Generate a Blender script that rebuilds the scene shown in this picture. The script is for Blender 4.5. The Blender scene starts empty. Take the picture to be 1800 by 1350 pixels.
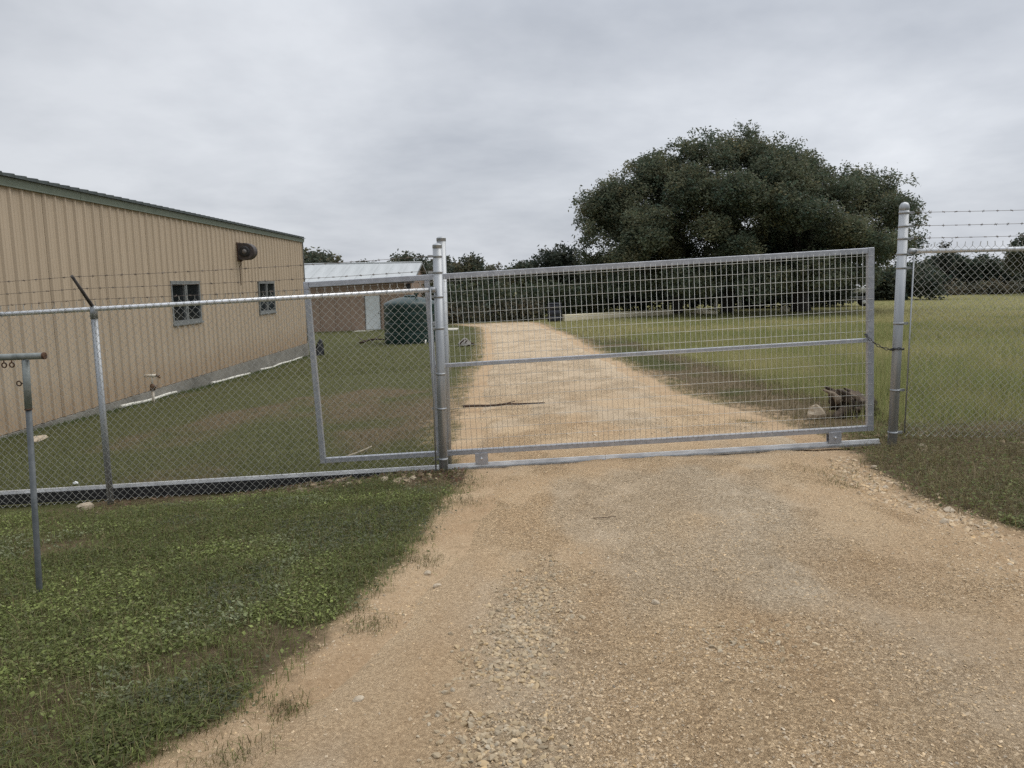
import bpy, math, random
import numpy as np
from mathutils import Vector, Matrix, Euler

random.seed(7)
rng = np.random.default_rng(11)
scene = bpy.context.scene
COL = scene.collection
PI = math.pi

# ------------------------------------------------------------------ camera
cam_data = bpy.data.cameras.new('camera')
cam = bpy.data.objects.new('camera', cam_data)
COL.objects.link(cam)
cam.location = (0, 0, 1.83)
cam.matrix_world = (Matrix.Translation((0, 0, 1.83)) @ Matrix.Rotation(math.radians(90 - 7.7), 4, 'X')
                    @ Matrix.Rotation(math.radians(-0.95), 4, 'Z'))
cam_data.sensor_width = 36
cam_data.lens = 26.6
cam_data.clip_start = 0.05
cam_data.clip_end = 2500
scene.camera = cam

# ------------------------------------------------------------------ sky and sun (overcast)
SUN = Vector((0.50, 0.22, 0.84)).normalized()
world = bpy.data.worlds.new('World')
scene.world = world
world.use_nodes = True
wt = world.node_tree
wt.nodes.clear()


def wn(kind, **kw):
    n = wt.nodes.new(kind)
    for k, v in kw.items():
        setattr(n, k, v)
    return n


w_out = wn('ShaderNodeOutputWorld')
w_bg = wn('ShaderNodeBackground')
w_bg.inputs['Strength'].default_value = 0.1
w_sky = wn('ShaderNodeTexSky', sky_type='NISHITA', sun_disc=False)
w_sky.sun_elevation = math.asin(SUN.z)
w_sky.sun_rotation = math.atan2(SUN.x, SUN.y)
w_sky.dust_density = 3.0
w_tc = wn('ShaderNodeTexCoord')
w_sep = wn('ShaderNodeSeparateXYZ')
w_add = wn('ShaderNodeMath', operation='ADD')
w_add.inputs[1].default_value = 0.22
w_max = wn('ShaderNodeMath', operation='MAXIMUM')
w_max.inputs[1].default_value = 0.05
w_dx = wn('ShaderNodeMath', operation='DIVIDE')
w_dy = wn('ShaderNodeMath', operation='DIVIDE')
w_cmb = wn('ShaderNodeCombineXYZ')
L = wt.links.new
L(w_tc.outputs['Generated'], w_sep.inputs[0])
L(w_sep.outputs['Z'], w_add.inputs[0])
L(w_add.outputs[0], w_max.inputs[0])
L(w_sep.outputs['X'], w_dx.inputs[0]); L(w_max.outputs[0], w_dx.inputs[1])
L(w_sep.outputs['Y'], w_dy.inputs[0]); L(w_max.outputs[0], w_dy.inputs[1])
L(w_dx.outputs[0], w_cmb.inputs['X']); L(w_dy.outputs[0], w_cmb.inputs['Y'])
w_n1 = wn('ShaderNodeTexNoise')
w_n1.inputs['Scale'].default_value = 0.80
w_n1.inputs['Detail'].default_value = 6
w_n1.inputs['Roughness'].default_value = 0.56
w_n1.inputs['Distortion'].default_value = 0.12
w_map = wn('ShaderNodeMapping')
w_map.inputs['Location'].default_value = (3.1, 1.7, 0.4)
L(w_cmb.outputs[0], w_map.inputs[0]); L(w_map.outputs[0], w_n1.inputs['Vector'])
w_ramp = wn('ShaderNodeValToRGB')
w_ramp.color_ramp.elements[0].position = 0.36
w_ramp.color_ramp.elements[0].color = (0.385, 0.410, 0.454, 1)
w_ramp.color_ramp.elements[1].position = 0.66
w_ramp.color_ramp.elements[1].color = (0.612, 0.634, 0.670, 1)
L(w_n1.outputs['Fac'], w_ramp.inputs[0])
# overcast luminance rises towards the zenith, and a little towards the hidden sun
w_zen = wn('ShaderNodeMapRange')
w_zen.inputs['From Min'].default_value = 0.30
w_zen.inputs['From Max'].default_value = 1.0
w_zen.inputs['To Min'].default_value = 10.4
w_zen.inputs['To Max'].default_value = 24.0
L(w_sep.outputs['Z'], w_zen.inputs['Value'])
w_dot = wn('ShaderNodeVectorMath', operation='DOT_PRODUCT')
w_dot.inputs[1].default_value = Vector((0.56, 0.83, 0.05)).normalized()
L(w_tc.outputs['Generated'], w_dot.inputs[0])
w_side = wn('ShaderNodeMapRange')
w_side.inputs['From Min'].default_value = 0.0
w_side.inputs['From Max'].default_value = 1.0
w_side.inputs['To Min'].default_value = 0.90
w_side.inputs['To Max'].default_value = 1.20
L(w_dot.outputs['Value'], w_side.inputs['Value'])
w_mul = wn('ShaderNodeMath', operation='MULTIPLY')
L(w_zen.outputs[0], w_mul.inputs[0]); L(w_side.outputs[0], w_mul.inputs[1])
w_scl = wn('ShaderNodeVectorMath', operation='SCALE')
L(w_ramp.outputs['Color'], w_scl.inputs[0]); L(w_mul.outputs[0], w_scl.inputs['Scale'])
w_mix = wn('ShaderNodeMix', data_type='RGBA')
w_mix.inputs['Factor'].default_value = 0.93
L(w_sky.outputs['Color'], w_mix.inputs['A']); L(w_scl.outputs[0], w_mix.inputs['B'])
L(w_mix.outputs['Result'], w_bg.inputs['Color'])
L(w_bg.outputs[0], w_out.inputs[0])

sun_data = bpy.data.lights.new('sun', 'SUN')
sun_data.energy = 1.5
sun_data.angle = math.radians(60)
sun_data.color = (1.0, 0.96, 0.90)
sun = bpy.data.objects.new('sun', sun_data)
COL.objects.link(sun)
sun.rotation_euler = (-SUN).to_track_quat('-Z', 'Y').to_euler()
sun.location = (20, 10, 40)

vs = scene.view_settings
vs.view_transform = 'Standard'
vs.look = 'None'
vs.gamma = 1
vs.exposure = 0.15
vs.use_curve_mapping = False

# ------------------------------------------------------------------ helpers: objects
def tag(o, label=None, cat=None, group=None, kind=None):
    if label: o['label'] = label
    if cat: o['category'] = cat
    if group: o['group'] = group
    if kind: o['kind'] = kind
    return o


def thing(name, loc, label, cat, group=None, rot=(0, 0, 0)):
    o = bpy.data.objects.new(name, None)
    o.empty_display_size = 0.2
    o.location = loc
    o.rotation_euler = rot
    COL.objects.link(o)
    return tag(o, label, cat, group)


def link(name, me, mat=None, parent=None, loc=(0, 0, 0), rot=(0, 0, 0)):
    o = bpy.data.objects.new(name, me)
    if mat is not None and len(me.materials) == 0:
        me.materials.append(mat)
    o.location = loc
    o.rotation_euler = rot
    if parent is not None: o.parent = parent
    COL.objects.link(o)
    return o


class MB:
    """collects simple solids into one mesh; coordinates are local to the parent"""
    def __init__(s):
        s.v = []; s.f = []; s.sm = []

    def add(s, vs_, fs, smooth=False):
        b = len(s.v)
        s.v += [tuple(p) for p in vs_]
        s.f += [tuple(i + b for i in f) for f in fs]
        s.sm += [smooth] * len(fs)
        return s

    def box(s, x0, x1, y0, y1, z0, z1):
        v = [(x, y, z) for z in (z0, z1) for y in (y0, y1) for x in (x0, x1)]
        return s.add(v, [(0, 2, 3, 1), (4, 5, 7, 6), (0, 1, 5, 4), (2, 6, 7, 3), (0, 4, 6, 2), (1, 3, 7, 5)])

    def tube(s, pts, rad, n=10, cap=True, smooth=True):
        pts = [Vector(p) for p in pts]
        if not hasattr(rad, '__len__'): rad = [rad] * len(pts)
        rings = []
        up = None
        for i, p in enumerate(pts):
            a = pts[max(i - 1, 0)]; c = pts[min(i + 1, len(pts) - 1)]
            d = (c - a).normalized()
            if up is None:
                up = Vector((0, 0, 1)) if abs(d.z) < 0.9 else Vector((0, 1, 0))
            u = d.cross(up)
            if u.length < 1e-5: u = d.cross(Vector((1, 0, 0)))
            u.normalize(); w = u.cross(d); up = w
            rings.append([p + (u * math.cos(2 * PI * k / n) + w * math.sin(2 * PI * k / n)) * rad[i] for k in range(n)])
        v = [q for r in rings for q in r]
        f = []
        for i in range(len(pts) - 1):
            for k in range(n):
                f.append((i * n + k, i * n + (k + 1) % n, (i + 1) * n + (k + 1) % n, (i + 1) * n + k))
        s.add(v, f, smooth)
        if cap:
            b = len(s.v) - len(v)
            s.f.append(tuple(b + k for k in reversed(range(n)))); s.sm.append(False)
            s.f.append(tuple(b + (len(pts) - 1) * n + k for k in range(n))); s.sm.append(False)
        return s

    def lathe(s, prof, n=24, c=(0, 0, 0), smooth=True, axis='z'):
        """profile of (radius, height)"""
        v = []
        for (r, h) in prof:
            for k in range(n):
                a = 2 * PI * k / n
                if axis == 'z': p = (c[0] + r * math.cos(a), c[1] + r * math.sin(a), c[2] + h)
                elif axis == 'y': p = (c[0] + r * math.cos(a), c[1] + h, c[2] + r * math.sin(a))
                else: p = (c[0] + h, c[1] + r * math.cos(a), c[2] + r * math.sin(a))
                v.append(p)
        f = [(i * n + k, i * n + (k + 1) % n, (i + 1) * n + (k + 1) % n, (i + 1) * n + k)
             for i in range(len(prof) - 1) for k in range(n)]
        f.append(tuple(reversed(range(n))))
        f.append(tuple((len(prof) - 1) * n + k for k in range(n)))
        return s.add(v, f, smooth)

    def prism(s, poly, y0, y1, plane='xz'):
        n = len(poly)
        if plane == 'xz':
            v = [(a, y0, b) for a, b in poly] + [(a, y1, b) for a, b in poly]
        elif plane == 'yz':
            v = [(y0, a, b) for a, b in poly] + [(y1, a, b) for a, b in poly]
        else:
            v = [(a, b, y0) for a, b in poly] + [(a, b, y1) for a, b in poly]
        f = [tuple(range(n)), tuple(n + k for k in reversed(range(n)))]
        f += [(k, n + k, n + (k + 1) % n, (k + 1) % n) for k in range(n)]
        return s.add(v, f)

    def mesh(s, name, mat=None, bevel=0):
        me = bpy.data.meshes.new(name)
        me.from_pydata(s.v, [], s.f)
        me.polygons.foreach_set('use_smooth', s.sm)
        if mat is not None: me.materials.append(mat)
        import bmesh
        bm = bmesh.new(); bm.from_mesh(me)
        bmesh.ops.recalc_face_normals(bm, faces=bm.faces)
        if bevel:
            bmesh.ops.bevel(bm, geom=[e for e in bm.edges if len(e.link_faces) == 2 and e.calc_face_angle(0) > 0.6],
                            offset=bevel, segments=1, affect='EDGES', clamp_overlap=True)
        bm.to_mesh(me); bm.free()
        return me

    def build(s, name, mat, parent=None, loc=(0, 0, 0), bevel=0):
        return link(name, s.mesh(name, mat, bevel), None, parent, loc)


def np_mesh(name, verts, faces, mat, cols=None, smooth=False):
    """verts (n,3); faces (m,k) of one size"""
    verts = np.ascontiguousarray(verts, np.float32)
    faces = np.ascontiguousarray(faces, np.int32)
    me = bpy.data.meshes.new(name)
    me.vertices.add(len(verts))
    me.vertices.foreach_set('co', verts.ravel())
    m, k = faces.shape
    me.loops.add(m * k)
    me.loops.foreach_set('vertex_index', faces.ravel())
    me.polygons.add(m)
    me.polygons.foreach_set('loop_start', np.arange(0, m * k, k, dtype=np.int32))
    me.polygons.foreach_set('loop_total', np.full(m, k, np.int32))
    me.polygons.foreach_set('use_smooth', np.full(m, smooth))
    me.update(calc_edges=True)
    me.materials.append(mat)
    if cols is not None:
        a = me.color_attributes.new('col', 'FLOAT_COLOR', 'POINT')
        c = np.ones((len(verts), 4), np.float32)
        c[:, :3] = cols
        a.data.foreach_set('color', c.ravel())
    return me


# ------------------------------------------------------------------ helpers: noise and terrain
def _hash(ix, iy, seed):
    h = (ix.astype(np.int64) * 374761393 + iy.astype(np.int64) * 668265263 + seed * 1442695041) & 0xFFFFFFFF
    h = ((h ^ (h >> 13)) * 1274126177) & 0xFFFFFFFF
    return ((h ^ (h >> 16)) & 0xFFFF) / 65535.0


def vnoise(x, y, seed=0):
    x = np.asarray(x, float); y = np.asarray(y, float)
    ix = np.floor(x); iy = np.floor(y)
    fx = x - ix; fy = y - iy
    fx = fx * fx * (3 - 2 * fx); fy = fy * fy * (3 - 2 * fy)
    ix = ix.astype(np.int64); iy = iy.astype(np.int64)
    a = _hash(ix, iy, seed); b = _hash(ix + 1, iy, seed)
    c = _hash(ix, iy + 1, seed); d = _hash(ix + 1, iy + 1, seed)
    return (a * (1 - fx) + b * fx) * (1 - fy) + (c * (1 - fx) + d * fx) * fy


def fbm(x, y, seed=0, octv=4):
    s = 0; a = 0.5; t = 0
    for i in range(octv):
        s = s + a * vnoise(x * 2 ** i, y * 2 ** i, seed + i * 17); t += a; a *= 0.5
    return s / t


def ss(a, b, t):
    t = np.clip((np.asarray(t, float) - a) / (b - a), 0, 1)
    return t * t * (3 - 2 * t)


def softslope(x, x0, s1, s2, w):
    return s1 * (x - x0) + (s2 - s1) * w * np.logaddexp(0, (x - x0) / w)


def H(x, y):
    """the lie of the land: falls away from the camera, rises a little to the right"""
    x = np.asarray(x, float); y = np.asarray(y, float)
    cross = softslope(x, 4.5, .043, .008, 1.0) + .043 * 5.14
    fac = 1 - .5 * ss(22, 45, y)
    down = softslope(y, 27, -.036, 0, 5.) + .036 * 7.3 - .036 * 27
    z = np.clip(cross, -0.7, 2) * fac + down
    z = z - 0.15 * ss(-0.9, -3.3, x) * np.exp(-((y - 7.3) / 0.75) ** 2)      # gutter under the fence
    z = z + 0.13 * ss(3.95, 4.55, x + 0.25 * (fbm(y * .5, y * 0 + 3, 5) - .5)) * ss(8.3, 10.5, y) * (1 - ss(26, 40, y))  # bank beside the drive
    return z


L_Y = [-6, 0, 1.5, 2.48, 2.88, 3.36, 4.07, 4.87, 5.69, 7.1, 8.75, 11.8, 19.4, 28.8, 38, 43.4, 47.2]
L_X = [-4.6, -2.3, -1.55, -1.25, -.99, -.82, -.69, -.59, -.46, -.36, -.62, -.68, -.80, -.95, -1.25, -1.65, -3.4]
R_Y = [-6, 0, 4.2, 5.6, 6.9, 7.6, 8.3, 9.4, 12.4, 18.7, 33.3, 46.2, 47.2]
R_X = [3.6, 3.1, 2.97, 2.91, 3.05, 3.25, 3.22, 3.0, 2.68, 2.69, 2.54, 1.45, 0.9]


def xL(y): return np.interp(y, L_Y, L_X) + 0.22 * (fbm(np.asarray(y) * 1.3, np.asarray(y) * 0 + 9, 3, 4) - .5)
def xR(y): return np.interp(y, R_Y, R_X) + 0.28 * (fbm(np.asarray(y) * 1.3, np.asarray(y) * 0 + 2, 8, 4) - .5)


def drive_in(x, y):
    """metres inside the driveway (negative outside)"""
    return np.minimum(np.minimum(x - xL(y), xR(y) - x), 47.2 - y)


def Zg(x, y):
    """ground surface with its small relief"""
    n = 0.05 * (fbm(x * 1.1, y * 1.1, 21, 3) - .5) + 0.025 * (fbm(x * 5, y * 5, 22, 3) - .5)
    return H(x, y) + n - 0.06 * ss(0.30, 0.62, drive_in(x, y)) - .05 * np.exp(-((y - 7.42) / .22) ** 2) * (np.abs(x - 1.2) < 2.8)


def Zd(x, y):
    """driveway surface: two worn tracks and a loose ridge between them"""
    u = (x - xL(y)) / np.maximum(xR(y) - xL(y), .1)
    e = drive_in(x, y)
    ruts = -0.020 * np.exp(-((u - .22) / .13) ** 2) - 0.020 * np.exp(-((u - .70) / .14) ** 2)
    n = 0.030 * (fbm(x * 2.2, y * 2.2, 31, 3) - .5) + 0.020 * (fbm(x * 11, y * 11, 32, 3) - .5)
    return H(x, y) + (0.012 + ruts + n) * ss(0, .5, e) + 0.030 * ss(0.0, .55, e) - 0.050 * (1 - ss(-0.02, .40, e)) - 0.05 * np.exp(-((y - 7.42) / .38) ** 2) * ss(0, .2, e)


# ------------------------------------------------------------------ materials
def new_mat(name):
    m = bpy.data.materials.new(name)
    m.use_nodes = True
    nt = m.node_tree
    return m, nt, nt.nodes['Principled BSDF']


def N(nt, kind, ins=None, **kw):
    n = nt.nodes.new(kind)
    for k, v in kw.items(): setattr(n, k, v)
    for k, v in (ins or {}).items(): n.inputs[k].default_value = v
    return n


def rgb(c): return (c[0], c[1], c[2], 1)


def plain(name, c1, c2=None, rough=.6, metal=0, scale=8, bump=0, bscale=None, detail=5, stretch=(1, 1, 1), spec=.5, lo=.35, hi=.65):
    m, nt, b = new_mat(name)
    tc = N(nt, 'ShaderNodeTexCoord')
    mp = N(nt, 'ShaderNodeMapping', {'Scale': stretch})
    nt.links.new(tc.outputs['Object'], mp.inputs[0])
    no = N(nt, 'ShaderNodeTexNoise', {'Scale': scale, 'Detail': detail, 'Roughness': .6})
    nt.links.new(mp.outputs[0], no.inputs['Vector'])
    r = N(nt, 'ShaderNodeValToRGB')
    r.color_ramp.elements[0].position = lo; r.color_ramp.elements[1].position = hi
    r.color_ramp.elements[0].color = rgb(c1); r.color_ramp.elements[1].color = rgb(c2 or c1)
    nt.links.new(no.outputs['Fac'], r.inputs[0])
    nt.links.new(r.outputs[0], b.inputs['Base Color'])
    b.inputs['Roughness'].default_value = rough
    b.inputs['Metallic'].default_value = metal
    b.inputs['Specular IOR Level'].default_value = spec
    if bump:
        n2 = N(nt, 'ShaderNodeTexNoise', {'Scale': bscale or scale * 4, 'Detail': 6})
        nt.links.new(mp.outputs[0], n2.inputs['Vector'])
        bp = N(nt, 'ShaderNodeBump', {'Strength': bump, 'Distance': .02})
        nt.links.new(n2.outputs['Fac'], bp.inputs['Height'])
        nt.links.new(bp.outputs[0], b.inputs['Normal'])
    return m


def leafy(name, rough=.6, trans=.35, spec=.25):
    m, nt, b = new_mat(name)
    at = N(nt, 'ShaderNodeVertexColor', layer_name='col')
    nt.links.new(at.outputs['Color'], b.inputs['Base Color'])
    b.inputs['Roughness'].default_value = rough
    b.inputs['Specular IOR Level'].default_value = spec
    tr = N(nt, 'ShaderNodeBsdfTranslucent')
    nt.links.new(at.outputs['Color'], tr.inputs['Color'])
    mx = N(nt, 'ShaderNodeMixShader', {'Fac': trans})
    nt.links.new(b.outputs[0], mx.inputs[1]); nt.links.new(tr.outputs[0], mx.inputs[2])
    nt.links.new(mx.outputs[0], nt.nodes['Material Output'].inputs['Surface'])
    return m


M = {}
M['galv'] = plain('galvanised_pipe', (.30, .315, .325), (.46, .475, .485), rough=.46, metal=.7, scale=16, stretch=(1, 1, .06), bump=.02)
M['galv_frame'] = plain('galvanised_frame', (.36, .375, .405), (.47, .485, .52), rough=.48, metal=.55, scale=18, bump=.05)
M['galv_rail'] = plain('bright_galvanised_rail', (.62, .63, .64), (.78, .79, .80), rough=.35, metal=.7, scale=30)
M['track'] = plain('worn_steel_track', (.50, .50, .50), (.76, .76, .75), rough=.42, metal=.55, scale=5, stretch=(1, 3, 3), bump=.1)
M['wire'] = plain('galvanised_wire', (.60, .595, .55), (.72, .715, .66), rough=.5, metal=.3, scale=9)
M['fabric'] = plain('chain_link_wire', (.43, .43, .40), (.58, .575, .53), rough=.55, metal=.25, scale=6)
M['barb'] = plain('barbed_wire_steel', (.11, .085, .065), (.21, .175, .15), rough=.7, metal=.4, scale=30)
M['oldpipe'] = plain('weathered_pipe', (.075, .085, .088), (.125, .135, .14), rough=.6, metal=.3, scale=14, bump=.1)
M['oldpipe_top'] = plain('weathered_pipe_clean', (.17, .19, .18), (.28, .30, .285), rough=.55, metal=.35, scale=20, bump=.1)
M['arm'] = plain('dark_barb_arm', (.035, .032, .031), (.10, .088, .08), rough=.7, metal=.2, scale=20)
M['rust'] = plain('rusty_iron', (.05, .028, .018), (.13, .07, .04), rough=.85, metal=.2, scale=30, bump=.3)
M['black_steel'] = plain('black_steel', (.012, .012, .014), (.03, .03, .032), rough=.6, scale=10)
M['chain'] = plain('chain_steel', (.04, .04, .042), (.09, .09, .09), rough=.5, metal=.6, scale=30)
M['green_trim'] = plain('green_trim', (.125, .150, .118), (.150, .178, .140), rough=.5, scale=3)
M['green_roof'] = plain('green_roof', (.035, .045, .038), (.05, .062, .052), rough=.5, scale=3)
M['frame_alu'] = plain('mill_aluminium', (.17, .18, .175), (.26, .27, .265), rough=.55, metal=.3, scale=12)
M['white_paint'] = plain('white_door_paint', (.62, .66, .66), (.70, .74, .74), rough=.5, scale=3)
M['roof_white'] = plain('pale_metal_roof', (.40, .42, .42), (.48, .50, .50), rough=.65, spec=.3, scale=.8, stretch=(3, .4, 1))
M['tan_wall'] = plain('brown_metal_wall', (.29, .205, .148), (.335, .24, .175), rough=.6, scale=.8, stretch=(2, 2, .4))
M['concrete'] = plain('concrete', (.20, .195, .175), (.35, .34, .31), rough=.9, scale=5, bump=.3, bscale=40)
M['beam'] = plain('cream_beam', (.70, .62, .43), (.82, .74, .54), rough=.9, scale=2)
M['concrete_pale'] = plain('pale_concrete', (.46, .44, .37), (.60, .57, .48), rough=.9, scale=4, bump=.3, bscale=25)
M['pvc'] = plain('white_pvc', (.62, .60, .52), (.76, .74, .66), rough=.45, scale=5)
M['spigot'] = plain('cream_pvc', (.52, .46, .36), (.68, .62, .52), rough=.5, scale=20)
M['brass'] = plain('rusty_valve', (.10, .055, .03), (.2, .13, .08), rough=.7, metal=.3, scale=30)
M['bag'] = plain('black_plastic', (.006, .006, .007), (.012, .012, .013), rough=.42, scale=6, bump=.5, bscale=14)
M['bark'] = plain('oak_bark', (.030, .026, .022), (.075, .066, .056), rough=.95, scale=6, stretch=(1, 1, .25), bump=.8, bscale=18)
M['deadwood'] = plain('dead_wood', (.030, .021, .015), (.115, .085, .060), rough=.95, scale=9, stretch=(1, 1, 1), bump=1.0, bscale=40)
M['paleroot'] = plain('splintered_wood', (.16, .12, .085), (.30, .235, .17), rough=.9, scale=20, bump=.5)
M['stick'] = plain('dry_stick', (.24, .20, .14), (.36, .31, .22), rough=.9, scale=20)
M['darkstick'] = plain('dark_stick', (.045, .028, .02), (.10, .065, .045), rough=.95, scale=20)
M['limestone'] = plain('limestone', (.40, .325, .235), (.56, .475, .355), rough=.95, spec=.2, scale=3, bump=.25, bscale=25)
M['greystone'] = plain('grey_stone', (.20, .19, .17), (.36, .34, .31), rough=.9, scale=7, bump=.6, bscale=25)
M['trailer_white'] = plain('white_tank_plastic', (.72, .73, .73), (.80, .81, .80), rough=.4, scale=4)
M['drum'] = plain('dark_blue_plastic', (.012, .014, .024), (.022, .024, .036), rough=.5, scale=6)
M['tyre'] = plain('tyre_rubber', (.012, .012, .012), (.03, .03, .03), rough=.85, scale=12)
M['foliage'] = leafy('foliage', trans=.36)
M['grass'] = leafy('grass_blades', trans=.35)
M['stone_col'] = leafy('gravel_stone', rough=.92, trans=0, spec=.2)


def siding_material():
    m, nt, b = new_mat('tan_siding')
    tc = N(nt, 'ShaderNodeTexCoord')
    geo = N(nt, 'ShaderNodeNewGeometry')
    sep = N(nt, 'ShaderNodeSeparateXYZ')
    nt.links.new(geo.outputs['Position'], sep.inputs[0])
    mp = N(nt, 'ShaderNodeMapping', {'Scale': (1, 2.2, .22)})
    nt.links.new(geo.outputs['Position'], mp.inputs[0])
    no = N(nt, 'ShaderNodeTexNoise', {'Scale': 1.4, 'Detail': 6, 'Roughness': .6})
    nt.links.new(mp.outputs[0], no.inputs['Vector'])
    r = N(nt, 'ShaderNodeValToRGB')
    r.color_ramp.elements[0].position = .3; r.color_ramp.elements[1].position = .7
    r.color_ramp.elements[0].color = (.415, .333, .238, 1); r.color_ramp.elements[1].color = (.485, .392, .285, 1)
    nt.links.new(no.outputs['Fac'], r.inputs[0])
    # rain-splashed soil along the foot of the wall
    n2 = N(nt, 'ShaderNodeTexNoise', {'Scale': 3.0, 'Detail': 5})
    nt.links.new(geo.outputs['Position'], n2.inputs['Vector'])
    ad = N(nt, 'ShaderNodeMath', {1: -.5}, operation='ADD'); nt.links.new(n2.outputs['Fac'], ad.inputs[0])
    zz = N(nt, 'ShaderNodeMath', {1: .9}, operation='MULTIPLY'); nt.links.new(ad.outputs[0], zz.inputs[0])
    z2 = N(nt, 'ShaderNodeMath', operation='ADD'); nt.links.new(sep.outputs['Z'], z2.inputs[0]); nt.links.new(zz.outputs[0], z2.inputs[1])
    mr = N(nt, 'ShaderNodeMapRange', {'From Min': -.55, 'From Max': .35, 'To Min': .75, 'To Max': 0}); nt.links.new(z2.outputs[0], mr.inputs['Value'])
    mx = N(nt, 'ShaderNodeMix', {'B': (.34, .235, .145, 1)}, data_type='RGBA')
    nt.links.new(mr.outputs[0], mx.inputs['Factor']); nt.links.new(r.outputs[0], mx.inputs['A'])
    nt.links.new(mx.outputs['Result'], b.inputs['Base Color'])
    b.inputs['Roughness'].default_value = .5
    b.inputs['Specular IOR Level'].default_value = .35
    return m


M['siding'] = siding_material()


def slab_material():
    m, nt, b = new_mat('slab_concrete')
    geo = N(nt, 'ShaderNodeNewGeometry')
    mp = N(nt, 'ShaderNodeMapping', {'Scale': (1, .6, 1)})
    nt.links.new(geo.outputs['Position'], mp.inputs[0])
    no = N(nt, 'ShaderNodeTexNoise', {'Scale': 2.2, 'Detail': 8, 'Roughness': .65})
    nt.links.new(mp.outputs[0], no.inputs['Vector'])
    r = N(nt, 'ShaderNodeValToRGB')
    r.color_ramp.elements[0].position = .32; r.color_ramp.elements[1].position = .68
    r.color_ramp.elements[0].color = (.115, .108, .09, 1); r.color_ramp.elements[1].color = (.27, .255, .22, 1)
    nt.links.new(no.outputs['Fac'], r.inputs[0]); nt.links.new(r.outputs[0], b.inputs['Base Color'])
    n2 = N(nt, 'ShaderNodeTexNoise', {'Scale': 26, 'Detail': 6})
    nt.links.new(geo.outputs['Position'], n2.inputs['Vector'])
    bp = N(nt, 'ShaderNodeBump', {'Strength': .5, 'Distance': .02})
    nt.links.new(n2.outputs['Fac'], bp.inputs['Height']); nt.links.new(bp.outputs[0], b.inputs['Normal'])
    b.inputs['Roughness'].default_value = .92
    return m


M['slab'] = slab_material()


def glass_material():
    m, nt, b = new_mat('dark_window_glass')
    b.inputs['Base Color'].default_value = (.012, .014, .016, 1)
    b.inputs['Roughness'].default_value = .12
    b.inputs['Specular IOR Level'].default_value = .5
    tc = N(nt, 'ShaderNodeTexCoord')
    n2 = N(nt, 'ShaderNodeTexNoise', {'Scale': 2.5, 'Detail': 2})
    nt.links.new(tc.outputs['Object'], n2.inputs['Vector'])
    bp = N(nt, 'ShaderNodeBump', {'Strength': .08, 'Distance': .05})
    nt.links.new(n2.outputs['Fac'], bp.inputs['Height']); nt.links.new(bp.outputs[0], b.inputs['Normal'])
    return m


M['glass'] = glass_material()


def tank_material():
    m, nt, b = new_mat('green_tank_plastic')
    tc = N(nt, 'ShaderNodeTexCoord')
    no = N(nt, 'ShaderNodeTexNoise', {'Scale': 2.5, 'Detail': 4})
    nt.links.new(tc.outputs['Object'], no.inputs['Vector'])
    r = N(nt, 'ShaderNodeValToRGB')
    r.color_ramp.elements[0].color = (.005, .024, .020, 1); r.color_ramp.elements[1].color = (.009, .036, .030, 1)
    nt.links.new(no.outputs['Fac'], r.inputs[0]); nt.links.new(r.outputs[0], b.inputs['Base Color'])
    b.inputs['Roughness'].default_value = .36
    b.inputs['Specular IOR Level'].default_value = .3
    b.inputs['Coat Weight'].default_value = .12
    b.inputs['Coat Roughness'].default_value = .25
    return m


M['tank'] = tank_material()


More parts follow.
